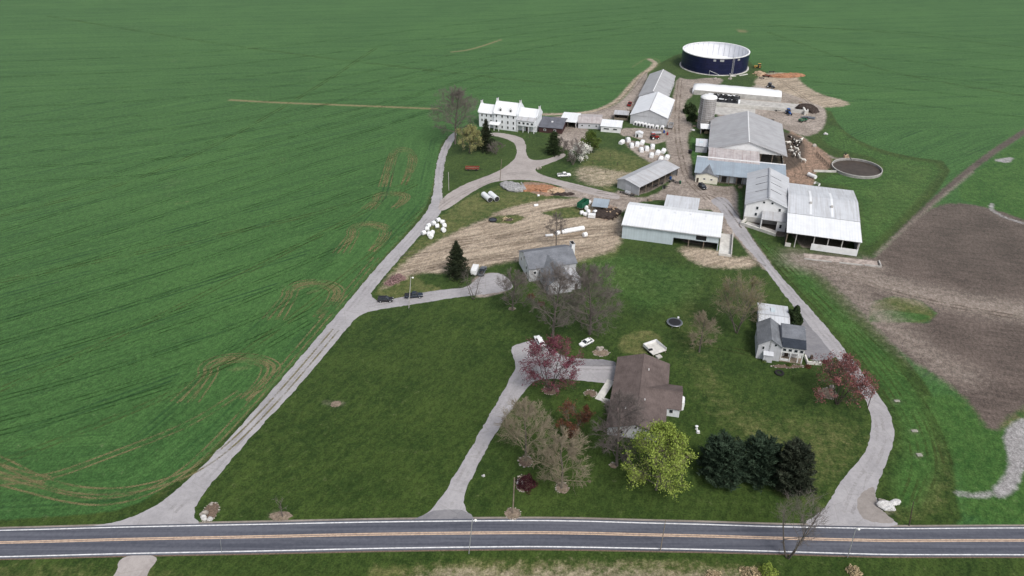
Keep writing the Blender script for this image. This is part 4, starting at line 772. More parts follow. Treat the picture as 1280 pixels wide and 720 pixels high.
# small house by the right lane
b = thing('porch_house', 'small two-storey grey house with white porch beside the right lane', 'house', P(944.6, 447.5), R(-14.4))
walls(b, 'y', 0, 10.5, 0, 6.2, 4.9, 7.0, 'lgreywall'); roof(b, 'y', 0, 10.5, 0, 6.2, 4.9, 7.0, 'shingle_y', over=.35)
window(b, 'y', 0, -1, 4.5, 5.3, .8, .8); window(b, 'y', 0, -1, 1.4, 3.9, .8, 1.2); MB().box(2.95, 3.25, -.1, 0, 2.6, 6.6).build('trim', 'steel', b)
MB().box(1.8, 4.2, -1.3, -.02, 0, 2.3).build('entry', 'lgreywall', b); slope(b, 'x', 1.6, 4.4, [(-1.5, 2.35), (-.03, 2.8)], 'paleroof', name='entry_roof'); window(b, 'x', 0, -1, 3, 3.5, .9, 1.2); window(b, 'x', 0, -1, 7, 3.5, .9, 1.2)
MB().box(6.22, 12.3, 2.6, 10.3, 0, 5.2).build('wing', 'white', b); slope(b, 'x', 6.23, 12.6, [(3.3, 5.95), (9.0, 6.7), (11, 5.6)], 'shingle', th=.12); slope(b, 'x', 6.23, 12.6, [(.1, 4.95), (3.28, 5.85)], 'darkroof', name='porch_roof', th=.14)
MB().extr('x', [(2.6, 5.2), (10.3, 5.2), (10.3, 5.9), (9.0, 6.6), (3.3, 5.9)], 6.25, 12.25).build('gable_wall', 'lgreywall', b)
MB().box(6.25, 12.3, .5, 2.58, 2.9, 4.9).build('enclosed_porch', 'white', b)
for k in range(4): window(b, 'y', .5, -1, 7.1 + k * 1.5, 3.95, 1.15, 1.0)
posts(b, [(6.5, .3), (8.9, .3), (11, .3), (12.1, .3)], 2.88, .13, 'white', .25); MB().box(6.25, 12.4, .1, 2.58, 0, .25).build('porch_floor', 'wood', b); MB().box(6.7, 8.7, .3, .4, .25, 1.0).build('railing', 'white', b)
door(b, 'y', 2.6, -1, 8.2, 1.0, 2.1, 'darkwood', .3)
b = thing('block_wall', 'short tan block wall beside the white porch', 'wall', P(1008, 454.5), R(-6)); MB().box(0, 4, -.4, .1, 0, .9).box(0, .4, .1, 3, 0, .9).build('wall_run', 'concrete_l', b); MB().box(1.5, 2.1, 2, 2.6, 0, 1.3).build('planter', 'darkwood', b)
b = thing('garage', 'low garage with white metal roof behind the grey porch house', 'garage', P(944.6, 447.5), R(-14.4))
walls(b, 'x', 1, 9.1, 13.4, 24.6, 2.9, 3.7, 'lgreywall', yr=17.5); roof(b, 'x', 1, 9.1, 13.4, 24.6, 2.9, 3.7, 'paleroof', yr=17.5, cap='steel'); MB().box(4.3, 5.5, 19.5, 22, 3.42, 3.75).build('skylight', 'bluewall', b); door(b, 'x', 9.1, 1, 16.5, 2.6, 2.2, 'white', knob=False)

# ---------------------------------------------------------------- TREES
def segs_mesh(name, S, mat, parent, n=3):
    """tapered tubes for many segments at once: S rows = p0(3) p1(3) r0 r1"""
    S = np.asarray(S, float); p0, p1 = S[:, :3], S[:, 3:6]; d = p1 - p0; d /= np.linalg.norm(d, axis=1)[:, None] + 1e-9
    h = np.where(np.abs(d[:, 2:3]) < .9, np.array([[0, 0, 1.]]), np.array([[1., 0, 0]])); u = np.cross(d, h); u /= np.linalg.norm(u, axis=1)[:, None]; w = np.cross(d, u)
    ring = []
    for p, r in ((p0, S[:, 6]), (p1, S[:, 7])):
        for i in range(n):
            t = 2 * math.pi * i / n; ring.append(p + (u * math.cos(t) + w * math.sin(t)) * r[:, None])
    v = np.stack(ring, 1).reshape(-1, 3); b = np.arange(len(S)) * 2 * n
    f = np.concatenate([np.stack([b + i, b + (i + 1) % n, b + n + (i + 1) % n, b + n + i], 1) for i in range(n)])
    return mesh_np(name, v, f, mat, parent)
def leaves_mesh(name, pts, size, mat, parent, rng, flat=0.0, aspect=1.0):
    n = len(pts); a = rng.normal(size=(n, 3)); a[:, 2] *= (1 - flat); a /= np.linalg.norm(a, axis=1)[:, None]
    b = rng.normal(size=(n, 3)); b -= a * (a * b).sum(1)[:, None]; b /= np.linalg.norm(b, axis=1)[:, None]
    s = size * rng.uniform(.6, 1.4, (n, 1)); v = np.stack([pts - a * s * aspect, pts + b * s * .55, pts + a * s * aspect, pts - b * s * .55], 1).reshape(-1, 3)
    return mesh_np(name, v, np.arange(4 * n).reshape(-1, 4), mat, parent)
def unit(v): return v / (np.linalg.norm(v) + 1e-9)
def bend(rng, d, ang, up=0.0):
    r = rng.normal(size=3); r -= d * r.dot(d); r = unit(r); q = d * math.cos(ang) + r * math.sin(ang); q[2] += up; return unit(q)
def branch(rng, out, p, d, L, r, n=4, up=.06, wob=.12):
    pts = [p]
    for i in range(n):
        d = unit(d + rng.normal(size=3) * wob + np.array([0, 0, up])); q = p + d * L / n
        r1 = r * (1 - .75 * (i + 1) / n) if True else r
        out.append((*p, *q, r * (1 - .75 * i / n), r1)); p = q; pts.append(p)
    return pts, d
def decid(name, label, base, H, W, twig, bark='bark', leaf=None, lsize=.2, nleaf=3, seed=1, limbs=20, stems=1, twigs=True, crown0=.16, sub=(8, 8, 4), tw=1.0, group=None, lean=(0, 0), vase=False, cat='tree', ldens=1.0):
    rng = np.random.default_rng(seed); root = thing(name, label, cat, base, 0, group); T_, B_, W_ = [], [], []; tips = []
    C0 = np.array([lean[0], lean[1], H * (.5 + crown0 * .55)]); RX, RZ = W / 2, H * (.5 - crown0 * .5)
    def reach(p, d):
        q = (p - C0) / np.array([RX, RX, RZ]); e = d / np.array([RX, RX, RZ]); a = e.dot(e); b = q.dot(e); c = q.dot(q) - 1
        D = b * b - a * c
        return max((-b + math.sqrt(D)) / a, .8) if D > 0 else 1.0
    tr = H * .015 + .06
    for s in range(stems):
        az = 2 * math.pi * s / max(stems, 1) + rng.uniform(0, 1); d = unit(np.array([.38 * math.cos(az), .38 * math.sin(az), 1.0])) if stems > 1 else unit(np.array([lean[0] / H, lean[1] / H, 1.0]))
        p = np.array([.2 * math.cos(az), .2 * math.sin(az), -.2]) if stems > 1 else np.array([0, 0, -.2]); L = reach(p + np.array([0, 0, .3]), d) * .93
        path, _ = branch(rng, T_, p, d, L, tr / (stems ** .4), 9, .02, .045)
        nl = max(4, int(limbs / stems)); ga = rng.uniform(0, 6)
        for i in range(nl):
            t = crown0 + (.97 - crown0) * (i + rng.uniform(0, .8)) / nl; k = t * 9; j = min(int(k), 8); p = path[j] + (path[j + 1] - path[j]) * (k - j)
            ga += 2.4 + rng.uniform(-.4, .4); el = (R(46) if vase else R(22)) + t * R(32) + rng.uniform(-.15, .15)
            d = unit(np.array([math.cos(ga) * math.cos(el), math.sin(ga) * math.cos(el), math.sin(el)]))
            L1 = reach(p, d) * rng.uniform(.75, 1.0); r1 = tr * .42 * (1 - t * .6) / (stems ** .3)
            pts, dd = branch(rng, B_, p, d, L1, r1, 5, .05, .10)
            for a in range(sub[0]):
                u = .22 + .78 * (a + rng.uniform(0, .9)) / sub[0]; k = min(u, .999) * 5; j = int(k); q = pts[j] + (pts[j + 1] - pts[j]) * (k - j)
                d2 = bend(rng, unit(pts[j + 1] - pts[j]), rng.uniform(.5, 1.0), .12); L2 = min(L1 * rng.uniform(.32, .5) * (1.15 - u * .55), reach(q, d2) * 1.05)
                p2, _ = branch(rng, B_, q, d2, L2, max(r1 * .32, .025), 3, .05, .14)
                for c in range(sub[1]):
                    u2 = .15 + .85 * (c + rng.uniform(0, 1)) / sub[1]; k = min(u2, .999) * 3; j = int(k); q2 = p2[j] + (p2[j + 1] - p2[j]) * (k - j)
                    d3 = bend(rng, unit(p2[j + 1] - p2[j]), rng.uniform(.35, .95), .1); L3 = L2 * rng.uniform(.35, .7)
                    e = q2 + d3 * L3; W_.append((*q2, *e, .020 * tw, .010 * tw)); tips.append(e)
                    for f in range(sub[2]):
                        q3 = q2 + d3 * L3 * rng.uniform(.2, .95); d4 = bend(rng, d3, rng.uniform(.4, .9), .08); e = q3 + d4 * L3 * rng.uniform(.35, .8)
                        W_.append((*q3, *e, .015 * tw, .007 * tw)); tips.append(e)
    segs_mesh('trunk', T_, bark, root, 7); segs_mesh('limbs', B_, bark if leaf else twig, root, 4)
    if twigs: segs_mesh('crown', W_, twig, root, 3)
    if leaf:
        tp = np.array(tips); cl = np.sin(tp[:, 0] * 1.3 + seed) * np.sin(tp[:, 1] * 1.5 + seed * 2) * np.sin(tp[:, 2] * 1.4 + seed); tp = tp[rng.random(len(tp)) < ldens * np.clip(.72 + 1.3 * cl, .22, 1)]; pts = np.repeat(tp, nleaf, 0) + rng.normal(size=(len(tp) * nleaf, 3)) * lsize * 1.6
        leaves_mesh('foliage', pts, lsize, leaf, root, rng)
    return root
def conifer(name, label, base, H, W, leaf, bark='barkdark', seed=1, group=None, dense=1.0, tier=.55, droop=-.15, blunt=.9, c0=.06, cat='tree', nl=.34):
    rng = np.random.default_rng(seed); root = thing(name, label, cat, base, 0, group); T_ = [(0, 0, -.2, 0, 0, H * .6, H * .017 + .05, H * .009 + .03), (0, 0, H * .6, 0, 0, H, H * .009 + .03, .02)]; B_ = []; pts = []; dirs = []
    z = H * c0; ga = 0
    while z < H * .99:
        t = (z - H * c0) / (H * (1 - c0)); Rm = W / 2 * (1 - t) ** blunt + .15
        for k in range(max(4, int(7 * dense))):
            ga += 2.4; a = ga + rng.uniform(-.3, .3); L = Rm * rng.uniform(.52, 1.12); up = droop + .5 * t + rng.uniform(-.08, .08)
            d = unit(np.array([math.cos(a), math.sin(a), up])); p = np.array([0, 0, z + rng.uniform(-.2, .2)]); e = p + d * L; e[2] += .06 * L; B_.append((*p, *e, .05, .015))
            n = max(3, int(L / .16 * dense))
            for j in range(n):
                u = .18 + .82 * (j + rng.uniform(0, 1)) / n; q = p + (e - p) * u; s = np.cross(d, [0, 0, 1]); w = (1 - abs(u - .45)) * L * .30
                pts.append(q + s * rng.uniform(-w, w) + np.array([0, 0, rng.uniform(-.12, .1) - .0])); dirs.append(unit(d * .8 + s * rng.uniform(-1, 1) + np.array([0, 0, rng.uniform(-.2, .45)])))
        z += tier * (.6 + .5 * (1 - t))
    pts = np.array(pts); dirs = np.array(dirs); m = 3
    pts = np.repeat(pts, m, 0) + rng.normal(size=(len(pts) * m, 3)) * .10; dirs = np.repeat(dirs, m, 0) + rng.normal(size=(len(dirs) * m, 3)) * .4; dirs /= np.linalg.norm(dirs, axis=1)[:, None]
    b = rng.normal(size=pts.shape); b -= dirs * (b * dirs).sum(1)[:, None]; b /= np.linalg.norm(b, axis=1)[:, None]; s = nl * rng.uniform(.6, 1.4, (len(pts), 1))
    v = np.stack([pts - dirs * s * .5 - b * s * .22, pts - dirs * s * .5 + b * s * .22, pts + dirs * s], 1).reshape(-1, 3)
    segs_mesh('trunk', T_, bark, root, 6); segs_mesh('branches', B_, bark, root, 3); mesh_np('foliage', v, np.arange(len(v)).reshape(-1, 3), leaf, root); return root
def bush(name, label, base, r, h, leaf, seed=1, n=1500, size=.16, group=None, cat='shrub', stems='twiggrey', hollow=.5):
    rng = np.random.default_rng(seed); root = thing(name, label, cat, base, 0, group)
    d = rng.normal(size=(n, 3)); d /= np.linalg.norm(d, axis=1)[:, None]; d[:, 2] = np.abs(d[:, 2]) * 1.0 - .12; k = rng.uniform(hollow, 1, (n, 1)) ** .6
    lump = 1 + .22 * np.sin(d[:, :1] * 5 + seed) * np.cos(d[:, 1:2] * 4 + seed * 2) + .12 * np.sin(d[:, 2:3] * 9 + d[:, :1] * 7)
    pts = d * k * lump * np.array([r, r, h]); pts[:, 2] = np.maximum(pts[:, 2] + h * .1, .03)
    S = [(rng.normal() * .1, rng.normal() * .1, -.05, *(p * .9), .03, .012) for p in pts[:24]]
    segs_mesh('stems', S, stems, root, 3); leaves_mesh('foliage', pts, size, leaf, root, rng); return root
def wtree(b, t, w, k=.9): return P(*b), Ht(b[1], t) * k, w * mpp(b[1])
def D(name, label, b, t, w, twig, k=.9, **q): p, h, ww = wtree(b, t, w, k); return decid(name, label, p, h, ww, twig, **q)
D('bare_tree', 'tall bare grey tree left of the white farmhouse', (569, 180), 106, 62, 'twiggrey', .93, seed=11, limbs=26, tw=2.0, crown0=.2)
D('willow_tree', 'round pale yellow-green budding tree in the farmhouse loop', (587, 191), 152, 31, 'twigtan', .85, leaf='willow', lsize=.24, nleaf=2, seed=12, crown0=.1, limbs=13)
p, h, w = wtree((608, 188), 146, 27, .95); conifer('spruce_tree', 'narrow dark conifer in front of the white farmhouse', p, h, w, 'spruce', seed=13, dense=1.0, nl=.42)
D('bare_shrub', 'low bare grey shrub at the loop drive edge by the farmhouse', (620, 193), 174, 22, 'twiggrey', .8, seed=14, limbs=10, stems=3, crown0=.08, tw=1.3, cat='shrub')
p, h, w = wtree((692, 193), 160, 23, .85); conifer('yew_tree', 'rounded dark evergreen in front of the slate-roofed outbuilding', p, h, w, 'hedge', seed=15, blunt=.45, dense=1.1, nl=.4)
D('bare_tree', 'bare grey bushy tree between dark evergreen and white blossom', (716, 206), 162, 28, 'twiggrey', .8, seed=16, limbs=14, stems=3, crown0=.1, tw=1.5)
D('bare_tree', 'small bare tree left of the white blossom, beside the garden path', (704, 192), 168, 18, 'twiggrey', .8, seed=17, limbs=10, stems=2, crown0=.1, tw=1.4)
p, h, w = wtree((737, 192), 160, 25, .8); decid('leafy_tree', 'small fresh green leafy tree below the poultry shed', p, h, w, 'twigtan', leaf='shrub', lsize=.28, nleaf=2, seed=18, limbs=11, crown0=.1)
D('blossom_tree', 'small white blossoming tree by the garden path', (727, 201), 180, 28, 'twiggrey', .85, leaf='blossom', lsize=.27, nleaf=2, ldens=.65, seed=19, limbs=10, stems=2, crown0=.12)
p, h, w = wtree((572, 345), 298, 40, .93); conifer('spruce_tree', 'dark broad spruce on the tan strip beside the house drive', p, h, w, 'spruce', seed=20, dense=1.15, nl=.42)
D('bare_tree', 'small vase-shaped bare tree at the edge of the house drive', (592, 374), 332, 40, 'twiggrey', .85, seed=21, limbs=9, stems=3, crown0=.2, sub=(5, 4, 2), tw=1.2)
D('bare_tree', 'small bare grey tree left of the grey house', (641, 388), 330, 48, 'twiggrey', .85, seed=22, limbs=20, crown0=.12, tw=1.3)
D('bare_tree', 'big bare tree in front of the grey house, left of two', (691, 421), 322, 76, 'twiggrey', .9, seed=23, limbs=26, crown0=.14, tw=1.6)
D('bare_tree', 'widest bare grey tree, right of the grey house above the white car', (737, 418), 320, 78, 'twiggrey', .88, seed=24, limbs=26, crown0=.07, sub=(9, 9, 4), tw=1.5)
D('bare_tree', 'small round-headed bare tree beside the white bale row', (695, 309), 262, 26, 'twiggrey', .88, seed=25, limbs=11, crown0=.35, tw=1.4)
D('red_tree', 'wide dark red leafing tree over the ranch parking pad', (688, 488), 416, 82, 'twiggrey', .78, leaf='plum', lsize=.18, nleaf=5, ldens=1, seed=26, limbs=22, stems=4, crown0=.12, bark='barkdark', tw=1.2, sub=(8, 5, 2))
D('red_tree', 'small round rust-red tree between tan trees and ranch house', (716, 545), 497, 42, 'twiggrey', .85, leaf='rust', lsize=.16, nleaf=3, ldens=.9, seed=27, limbs=12, stems=2, crown0=.1)
D('budding_tree', 'large tan budding tree with mulch ring beside the mid drive', (657, 576), 491, 74, 'twigtan', .82, seed=28, limbs=18, crown0=.14, sub=(9, 9, 4), tw=1.5)
D('budding_tree', 'pale tan budding tree nearest the road with mulch ring', (702, 610), 532, 76, 'twigtan', .82, seed=29, limbs=18, crown0=.12, sub=(9, 9, 4), tw=1.6)
D('bare_tree', 'dark bare tree against the near left end of the ranch house', (771, 582), 478, 72, 'twigdark', .86, seed=34, limbs=28, crown0=.08, tw=1.5)
D('lime_tree', 'bright yellow-green leafing tree in front of the ranch house', (820, 612), 524, 88, 'twigtan', .80, leaf='lime', lsize=.22, nleaf=4, ldens=1, seed=31, limbs=20, crown0=.05, sub=(9, 7, 3))
for i, (b_, t_, w_, lf, lb) in enumerate((((900, 597), 548, 66, 'pine', 'dark green pine, left of the three roadside pines'), ((946, 598), 548, 62, 'pine', 'dark green pine, middle of the three roadside pines'), ((984, 611), 552, 58, 'browncon', 'slightly bronzed dark pine, right of the three roadside pines'))):
    p, h, w = wtree(b_, t_, w_, .84); conifer('pine_tree', lb, p, h, w, lf, seed=40 + i, group='pines near the road', blunt=.24, dense=1.45, droop=.16, tier=.7, nl=.6, c0=.05)
D('bare_tree', 'bare multi-stemmed tree on the near road verge overlapping the asphalt', (985, 697), 612, 62, 'twiggrey', .9, seed=44, limbs=20, stems=3, crown0=.3, tw=1.1, vase=True, sub=(6, 5, 3))
D('bare_tree', 'slim pale bare tree beside the trampoline', (874, 440), 384, 40, 'twigtan', .85, seed=45, limbs=20, crown0=.14, tw=1.2)
D('budding_tree', 'olive budding tree left of the white-roofed garage', (921, 416), 336, 70, 'twigtan', .85, leaf='olive', lsize=.10, nleaf=1, ldens=.8, seed=46, limbs=22, stems=3, crown0=.1, vase=True, tw=1.2)
D('red_tree', 'wide pinkish red leafing tree overhanging the right lane', (1046, 505), 440, 80, 'twiggrey', .8, leaf='redbud', lsize=.18, nleaf=5, ldens=1, seed=47, limbs=22, stems=4, crown0=.04, bark='barkdark', tw=1.2, sub=(8, 5, 2))
D('sapling', 'tiny bare sapling in a tan mulch ring beside the road', (353, 646), 619, 20, 'twiggrey', .9, seed=48, limbs=7, sub=(3, 3, 1), crown0=.3, tw=1.5)
bush('round_hedge', 'large dark round evergreen bush beside the white-roofed garage', P(991, 404), 2.3, 5.6, 'hedge', 50, 5200, .24, hollow=.8)
bush('round_hedge', 'smaller dark green bush below the large round hedge', P(988, 411), 1.7, 2.4, 'hedge', 51, 1300, .2)
bush('shrub', 'dark green bushy shrub left of the concrete silo, upper one', P(862, 141), 3.6, 5, 'hedge', 52, 1500, .4); bush('shrub', 'dark green bushy shrub left of the concrete silo, lower one', P(865, 150), 3.0, 3.6, 'hedge', 53, 1200, .4)
bush('shrub', 'yellow-green bush on the near verge left of the roadside bare tree', P(959, 716), 1.7, 2.2, 'lime', 54, 1200, .14)
bush('dry_weeds', 'tan dry weeds on the near verge left of the yellow-green bush', P(938, 719), 2.0, 1.3, 'hay', 55, 900, .16); bush('dry_weeds', 'tan dry weeds around the street lamp foot at the right', P(1067, 716), 1.4, 1.4, 'hay', 56, 800, .14); bush('dry_weeds', 'tan dry weeds at the bottom edge near the dark verge patch', P(892, 722), 1.6, 1.0, 'hay', 57, 600, .16)
bush('dry_weeds', 'pinkish dry weed patch beside the left drive near the black pickup', P(497, 349), 2.6, 1.2, 'pinkweed', 58, 1200, .2); bush('dry_weeds', 'smaller pinkish dry weeds left of the larger pinkish patch', P(488, 354), 1.8, .9, 'pinkweed', 59, 800, .2)
bush('weeping_maple', 'maroon weeping shrub in a stone-edged bed near the road', P(657, 606), 2.4, 1.8, 'maroon', 60, 2000, .16)
for i, (x, y, r_, h_, lb) in enumerate(((1010, 459, .9, .8, 'low brownish shrub at the right end of the white porch'), (986, 457, .7, .7, 'low shrub below the white porch steps'), (955, 452, .7, .8, 'low shrub by the grey house entry'), (735, 498, 1.0, .9, 'small shrub in the bed beside the concrete walk'), (768, 492, .8, .8, 'small shrub at the ranch house wall near the walk'), (664, 372, 1.3, 1.4, 'brown shrub below the left gable of the grey house'), (676, 381, 1.2, 1.2, 'brown shrub in front of the grey house porch'), (828, 560, .9, 1.0, 'small shrub under the ranch gable window'))):
    bush('low_shrub', lb, P(x, y), r_, h_, 'rust' if 'brown' in lb else 'shrub', 70 + i, 500, .12)

# ---------------------------------------------------------------- garden beds, rocks
def bed(label, c, rx, ry, stones=True, mat='mulchpale', name='garden_bed', rz=0, seed=1):
    rg = random.Random(seed); b = thing(name, label, 'garden bed', P(*c), rz); m = mpp(c[1]); a, e = rx * m * .88, ry * m * 1.2
    pts = [(a * math.cos(t) * rg.uniform(.82, 1.1), e * math.sin(t) * rg.uniform(.82, 1.1)) for t in [k * .262 for k in range(24)]]
    MB().add([(0, 0, .12)] + [(x, y, .03) for x, y in pts], [(0, 1 + i, 1 + (i + 1) % 24) for i in range(24)]).build('mulch', mat, b)
    if stones:
        s = MB()
        for k in range(int((a + e) * 6)):
            t = 2 * math.pi * k / int((a + e) * 6); q_ = rg.uniform(.08, .24)
            if rg.random() < .7: s.blob((a * rg.uniform(.94, 1.04) * math.cos(t), e * rg.uniform(.94, 1.04) * math.sin(t), .06), (q_ * 1.3, q_, q_ * .8), seed + k, .35, 1)
        s.build('stone_edging', 'stone', b)
    return b
bed('round stone-edged mulch bed under the large tan budding tree', (657, 577), 10.5, 8, mat='mulch', seed=1); bed('mulch bed under the tan tree nearest the road', (703, 610), 9.5, 7.5, seed=2); bed('stone-edged bed with maroon shrub and pale rock', (655, 604), 12, 12, seed=3); bed('round stone ring around the wooden utility pole foot', (641, 642), 11.5, 8, seed=4); bed('round mulch bed under the wide red tree by the parking pad', (688, 488), 12, 7, mat='mulch', seed=5); bed('tan mulch ring around the tiny roadside sapling', (351, 645), 17, 6, stones=False, seed=6); bed('rocky bed beside the white car behind the parking pad', (751, 441), 12, 6.5, seed=7)
bed('corner bed with rocks where the left drive meets the road', (263, 640), 12, 12.5, mat='mulch', seed=8); bed('rocky tan bed below the pinkish red tree', (1035, 492), 13, 9, mat='mulchpale', seed=9); bed('small curved bed beside the concrete walk', (738, 492), 9, 6, mat='mulch', seed=10); bed('narrow bed along the white porch front', (985, 458), 24, 3.2, mat='mulch', seed=11)
bed('small stone ring under the slim tree left of the grey house', (640, 386), 5, 3, seed=12); bed('stone ring at the foot of the dark bare tree', (767, 582), 6, 4, seed=13); bed('bare earth ring on the open lawn left of the mid drive', (420, 505), 8, 5, stones=False, seed=14)
def rock(label, c, r, seed, mat='whitestone', name='rock'):
    m = MB().blob((0, 0, r[2] * .5), r, seed, .55, 3); rg = random.Random(seed); k = min(r)
    for q in range(4): m.blob((rg.uniform(-.8, .8) * r[0], rg.uniform(-.8, .8) * r[1], r[2] * rg.uniform(.1, .6)), (k * rg.uniform(.35, .7), k * rg.uniform(.3, .6), k * rg.uniform(.3, .6)), seed * 9 + q, .5, 2)
    o = m.build(name, mat); o.location = (*P(*c), 0); return tag(o, label, 'rock')
for i, (x, y, r_, m_, lb) in enumerate(((1109, 635, (1.5, .9, .8), 'whitestone', 'largest pale boulder beside the right lane mouth'), (1118, 630, (1.2, .7, .7), 'whitestone', 'pale boulder leaning on the largest one by the right lane mouth'), (1101, 627, (.7, .5, .5), 'stone', 'small tan rock left of the pale boulders by the right lane'), (256, 643, (.8, .6, .6), 'stone', 'tan boulder in the corner bed of the left drive'), (262, 650, (.6, .5, .45), 'whitestone', 'whitish rock nearest the road in the left corner bed'), (256, 648, (.5, .45, .5), 'whitestone', 'white rock below the tan boulder in the left corner bed'), (265, 630, (.5, .4, .35), 'stone', 'small rock at the top of the left corner bed'), (651, 603, (.7, .6, .7), 'whitestone', 'white rock beside the maroon weeping shrub'), (750, 437, (.8, .7, .7), 'stone', 'tan boulder in the rocky bed beside the white car'), (1040, 485, (.8, .7, .6), 'stone', 'tan boulder in the bed below the pinkish red tree'), (604, 595, (.35, .3, .3), 'whitestone', 'single white stone on the lawn right of the mid drive'), (674, 211, (1.3, 1.0, 1.2), 'stone', 'big tan boulder at the inner corner of the farm lanes'))):
    rock(lb, (x, y), r_, 90 + i, m_)
def heap(label, c, r, mat, seed, cat='pile', name='pile', jag=.5):
    m = MB().blob((0, 0, 0), r, seed, jag, 4); rg = random.Random(seed); m.v = [(x + .22 * math.sin(y * 3.1 + z * 2) + rg.gauss(0, .07), y + .22 * math.sin(x * 2.7) + rg.gauss(0, .07), z + (.16 * math.sin(x * 2.2 + y * 1.7) + rg.gauss(0, .09)) * (z > 0)) for x, y, z in m.v]
    for q in range(14):
        a, k = rg.uniform(0, 6.28), rg.uniform(.7, 1.15); m.blob((r[0] * k * math.cos(a), r[1] * k * math.sin(a), .05), (rg.uniform(.15, .5),) * 2 + (rg.uniform(.1, .35),), seed * 50 + q, .4, 1)
    o = m.build(name, mat); o.location = (*P(*c), 0); return tag(o, label, cat)
heap('grey gravel heap beside the curving lane', (645, 233), (4.8, 4.0, 1.8), 'gravelpile', 1); heap('red clay heap right of the grey gravel heap', (672, 236), (7.5, 4.2, 1.1), 'clay', 2); heap('flat tan soil heap right of the red clay', (693, 239), (4, 3, .9), 'tansoil', 3); heap('dark round heap behind a white block at the yard east end', (1012, 138), (4.3, 5.2, 2.4), 'dung', 4); heap('dark dung heap beside the machine shed left end', (761, 268), (4.2, 5, 1.0), 'dung', 5)
heap('tan soil heap right of the navy tank', (950, 93), (3.6, 3.4, 2.2), 'tansoil', 6); heap('reddish clay ridge at the field edge beyond the tank', (980, 95), (8, 3.4, 1.4), 'clay', 7); heap('small dark earth bank at the clay lane edge', (703, 243), (4, 1.3, .7), 'dung', 8)
def ring_slab(label, c, w, l, rz=0):
    o = MB().box(-w / 2, w / 2, -l / 2, l / 2, 0, .25).build('concrete_cover', plain('mossy_slab', (.27, .265, .23), .95, .3, 2.5, dirt=(.09, .11, .05)), bevel=.05); o.location = (*P(*c), 0); o.rotation_euler.z = rz; return tag(o, label, 'slab')
ring_slab('pale concrete well cover on the right verge, middle of three', (1143, 539), 1.5, .8); ring_slab('pale concrete well cover on the right verge, nearest the road', (1149, 569), 1.3, .95); ring_slab('pale concrete slab on the right verge beside the red tree', (1121, 501.5), 1.4, .75)

# ---------------------------------------------------------------- poles
def pole(name, label, b, top, r, mat='wood', lamp=False, cat='pole', arm=False, group=None):
    o = thing(name, label, cat, P(*b), 0, group); h = max(Ht(b[1], top[1]), 1.2); x0 = P(*b)[0]; Y = P(*b)[1]; x1 = (top[0] - 640) / F * (Y * math.cos(PIT) + (HC - h) * math.sin(PIT)); dx = x1 - x0
    MB().tube((0, 0, -.2), (dx, 0, h), r, r * .7).build('shaft', mat, o)
    if lamp:
        MB().tube((dx, 0, h - .3), (dx + .5, .0, h - .2), .05).build('arm', 'steel', o); MB().lathe([(0, -.3), (.22, -.25), (.3, 0), (.12, .18), (0, .2)], 12, (dx + .6, 0)).build('lamp_head', 'lamp', o).location = (0, 0, h - .25)
    if arm: MB().obox((dx, 0, h - .5), (1.8, .12, .12)).build('crossarm', mat, o)
    return o
pole('street_lamp', 'slim street lamp on the near verge opposite the mid drive', (586, 692), (590.5, 649), .09, 'steel', True, 'street lamp')
pole('street_lamp', 'slim street lamp on the near verge opposite the right lane', (1059.5, 697), (1070, 660), .09, 'steel', True, 'street lamp')
pole('utility_pole', 'slim bare pole on the near verge opposite the lime tree', (825.5, 688), (832, 650), .10, 'wood')
pole('utility_pole', 'thick wooden pole in a stone ring near the road', (641, 642), (643, 597), .17, 'wood'); pole('utility_pole', 'tall pole with white lamp between the two parked dark pickups', (511, 385), (513.5, 346), .14, 'concrete', True)
pole('utility_pole', 'leaning dark pole on the grass right of the lane mouth', (1136.5, 657), (1142, 627), .11, 'darkwood'); pole('utility_pole', 'dark pole at the lane edge beside the pinkish red tree', (1084.5, 510), (1092, 486), .11, 'darkwood'); pole('utility_pole', 'slim pole beside the farm lane below the farmhouse loop', (625, 226), (627, 199), .13, 'wood'); pole('utility_pole', 'pale pole on the grass inside the lane fork', (561, 238), (560.5, 215), .13, 'concrete')
pole('lamp_post', 'short white lamp post at the porch house corner', (1004.5, 430), (1003.5, 411), .07, 'white', True, 'lamp post'); pole('marker_post', 'short marker post at the road edge opposite the left drive', (277, 691), (275, 671), .05, 'steel'); pole('marker_post', 'small dark post at the near road edge left of the roadside tree', (974, 692), (974, 686), .06, 'darkwood')
pole('post_light', 'slim post in front of the farmhouse right porch', (662, 172), (663, 158), .08, 'darkwood')
for i, (x, y) in enumerate(((741, 205), (749, 201), (763, 196), (772, 207), (780, 212), (757, 216))): pole('fence_post', 'wooden post of the calf yard fence, %s from the left' % ORD[[0, 1, 3, 4, 5, 2][i]], (x, y), (x, y - 4.5), .11, 'darkwood', cat='post', group='fence posts in the calf yard')
b = thing('wooden_fence', 'brown board fence along the dirt cow lot by the round pit', 'fence', P(1040, 214), R(90))
for k in range(9): MB().box(k * 2.4, k * 2.4 + .16, -.08, .08, 0, 1.5).build('post', 'darkwood', b)
rl = MB(); [rl.box(0, 19.4, .085, .13, z, z + .2) for z in (.35, .8, 1.25)]; rl.build('rail', 'wood', b)
b = thing('concrete_feed_bunk', 'pale low concrete feed bunk at the cow lot lower edge', 'feed bunk', P(1017, 214.5), R(-4)); MB().box(0, 9.5, -.4, .4, 0, .5).box(0, 9.5, -.4, -.25, .5, .9).box(0, 9.5, .25, .4, .5, .7).build('trough', 'concrete_l', b)
